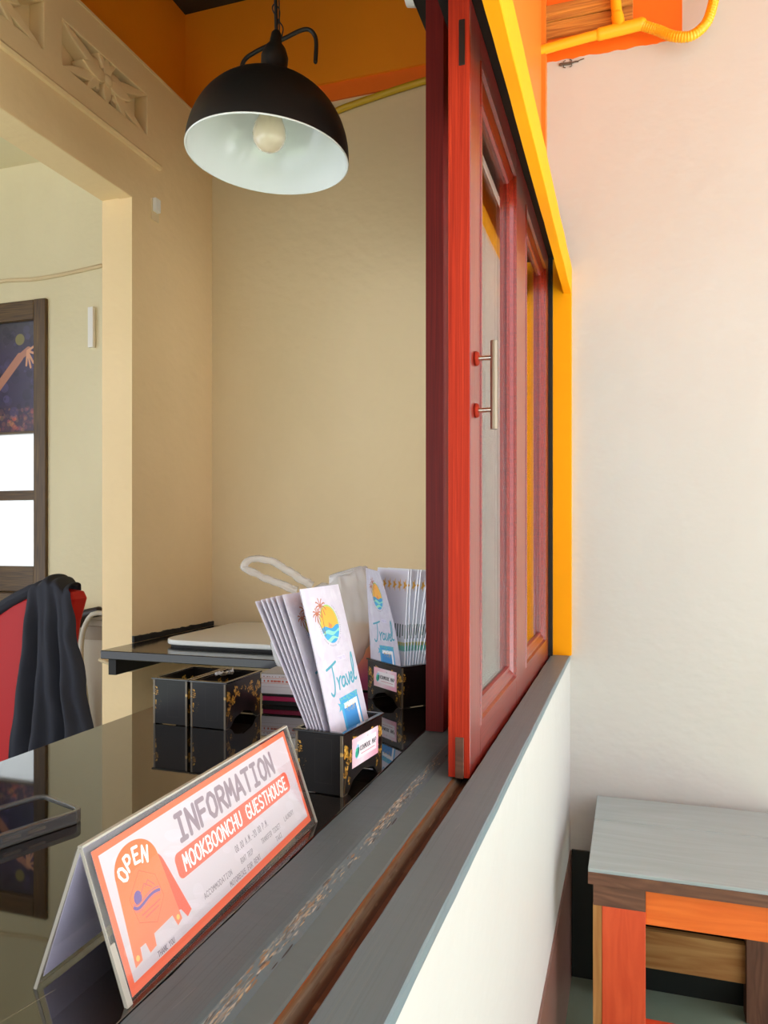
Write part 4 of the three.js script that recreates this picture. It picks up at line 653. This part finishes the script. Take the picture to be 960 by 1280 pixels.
{
  const t = thing('low_cabinet', 'low beige cabinet against the far wall behind the chair', 'cabinet', [-2.0, 0, -2.42]);
  part('body', localBox(0.5, 0.785, 0.14, 0, 0.3925, 0, 0.004), std({ color: '#b3a48c', roughness: 0.5 }), t); part('top', localBox(0.52, 0.02, 0.156, 0, 0.795, 0, 0.003), std({ color: '#c9bca2', roughness: 0.5 }), t);
  part('top_rail', localBox(0.5, 0.05, 0.01, 0, 0.735, 0.073), std({ color: '#8d7a60', roughness: 0.5 }), t);
  const h = thing('hose', 'pale hose with a dark handle hanging on the low beige cabinet', 'hose');
  part('handle', tube([P(-1.925, -0.325, -2.31), P(-1.9, -0.295, -2.305), P(-1.84, -0.28, -2.31)], 0.018, 20, 12), M.darkWood, h, 'dark handle'); part('tube', tube([P(-1.81, -0.285, -2.3), P(-1.85, -0.29, -2.285), P(-1.893, -0.357, -2.29), P(-1.908, -0.475, -2.3), P(-1.9, -0.65, -2.32), P(-1.89, -1.09, -2.32)], 0.009, 40, 10), std({ color: '#cfc9b8', roughness: 0.5 }), h);
}
tag(part('wall_cable', tube([P(-2.7, 1.02, -2.494), P(-2.48, 1.043, -2.494), P(-2.3, 1.035, -2.494), P(-2.15, 1.04, -2.494), P(-1.975, 1.054, -2.494)], 0.008, 60, 8), M.cream, scene), 'cream painted cable running along the far room wall above the window', 'cable');
tag(part('wall_fixture', boxAt(-2.03, -2.004, 0.735, 0.894, -2.499, -2.482, 0.003), M.plastic, scene), 'slim white plastic fixture on the wall right of the brown window', 'fixture');
{ const g = thing('wall_switch', 'small white box on the wall just below the carved beam', 'switch', [-1.1578, H + 0.84, -1.668]); part('housing', localBox(0.012, 0.034, 0.022, 0.006, 0, 0, 0.002), M.plastic, g); part('plate', localBox(0.003, 0.052, 0.03, 0.0015, -0.012, 0), M.cream, g); }
tag(part('ceiling_pipe', tube([P(-0.82, 1.142, -1.939), P(-0.7476, 1.163, -1.939), P(-0.63, 1.181, -1.939), P(-0.5207, 1.195, -1.939), P(-0.31, 1.215, -1.939)], 0.009, 30, 10), M.pipeOlive, scene), 'yellow painted pipe running under the orange band on back wall', 'pipe');
tag(part('skirting_cable', tube([P(-1.246, -0.31, -1.569), P(-1.2, -0.322, -1.568), P(-1.16, -0.33, -1.566), P(-1.15, -0.328, -1.6), P(-1.15, -0.31, -1.75)], 0.0045, 50, 8), M.cream, scene), 'thin cream cable looping round the door jamb under the shelf', 'cable');
{ const g = thing('door_sensor', 'small white round sensor fixed on the dark head of the window', 'sensor', [-0.3222, H + 0.85, -1.15], -Math.PI / 2); const a = new THREE.CylinderGeometry(0.017, 0.02, 0.014, 24); a.rotateX(Math.PI / 2); a.translate(0, 0, 0.007); part('housing', a, M.plastic, g); const l = new THREE.CylinderGeometry(0.006, 0.006, 0.004, 16); l.rotateX(Math.PI / 2); l.translate(0, 0, 0.0155); part('lens', l, M.rubber, g); }

scene.traverse((o) => { if (o.isMesh) { o.castShadow = true; o.receiveShadow = true; } });
renderer.render(scene, camera);
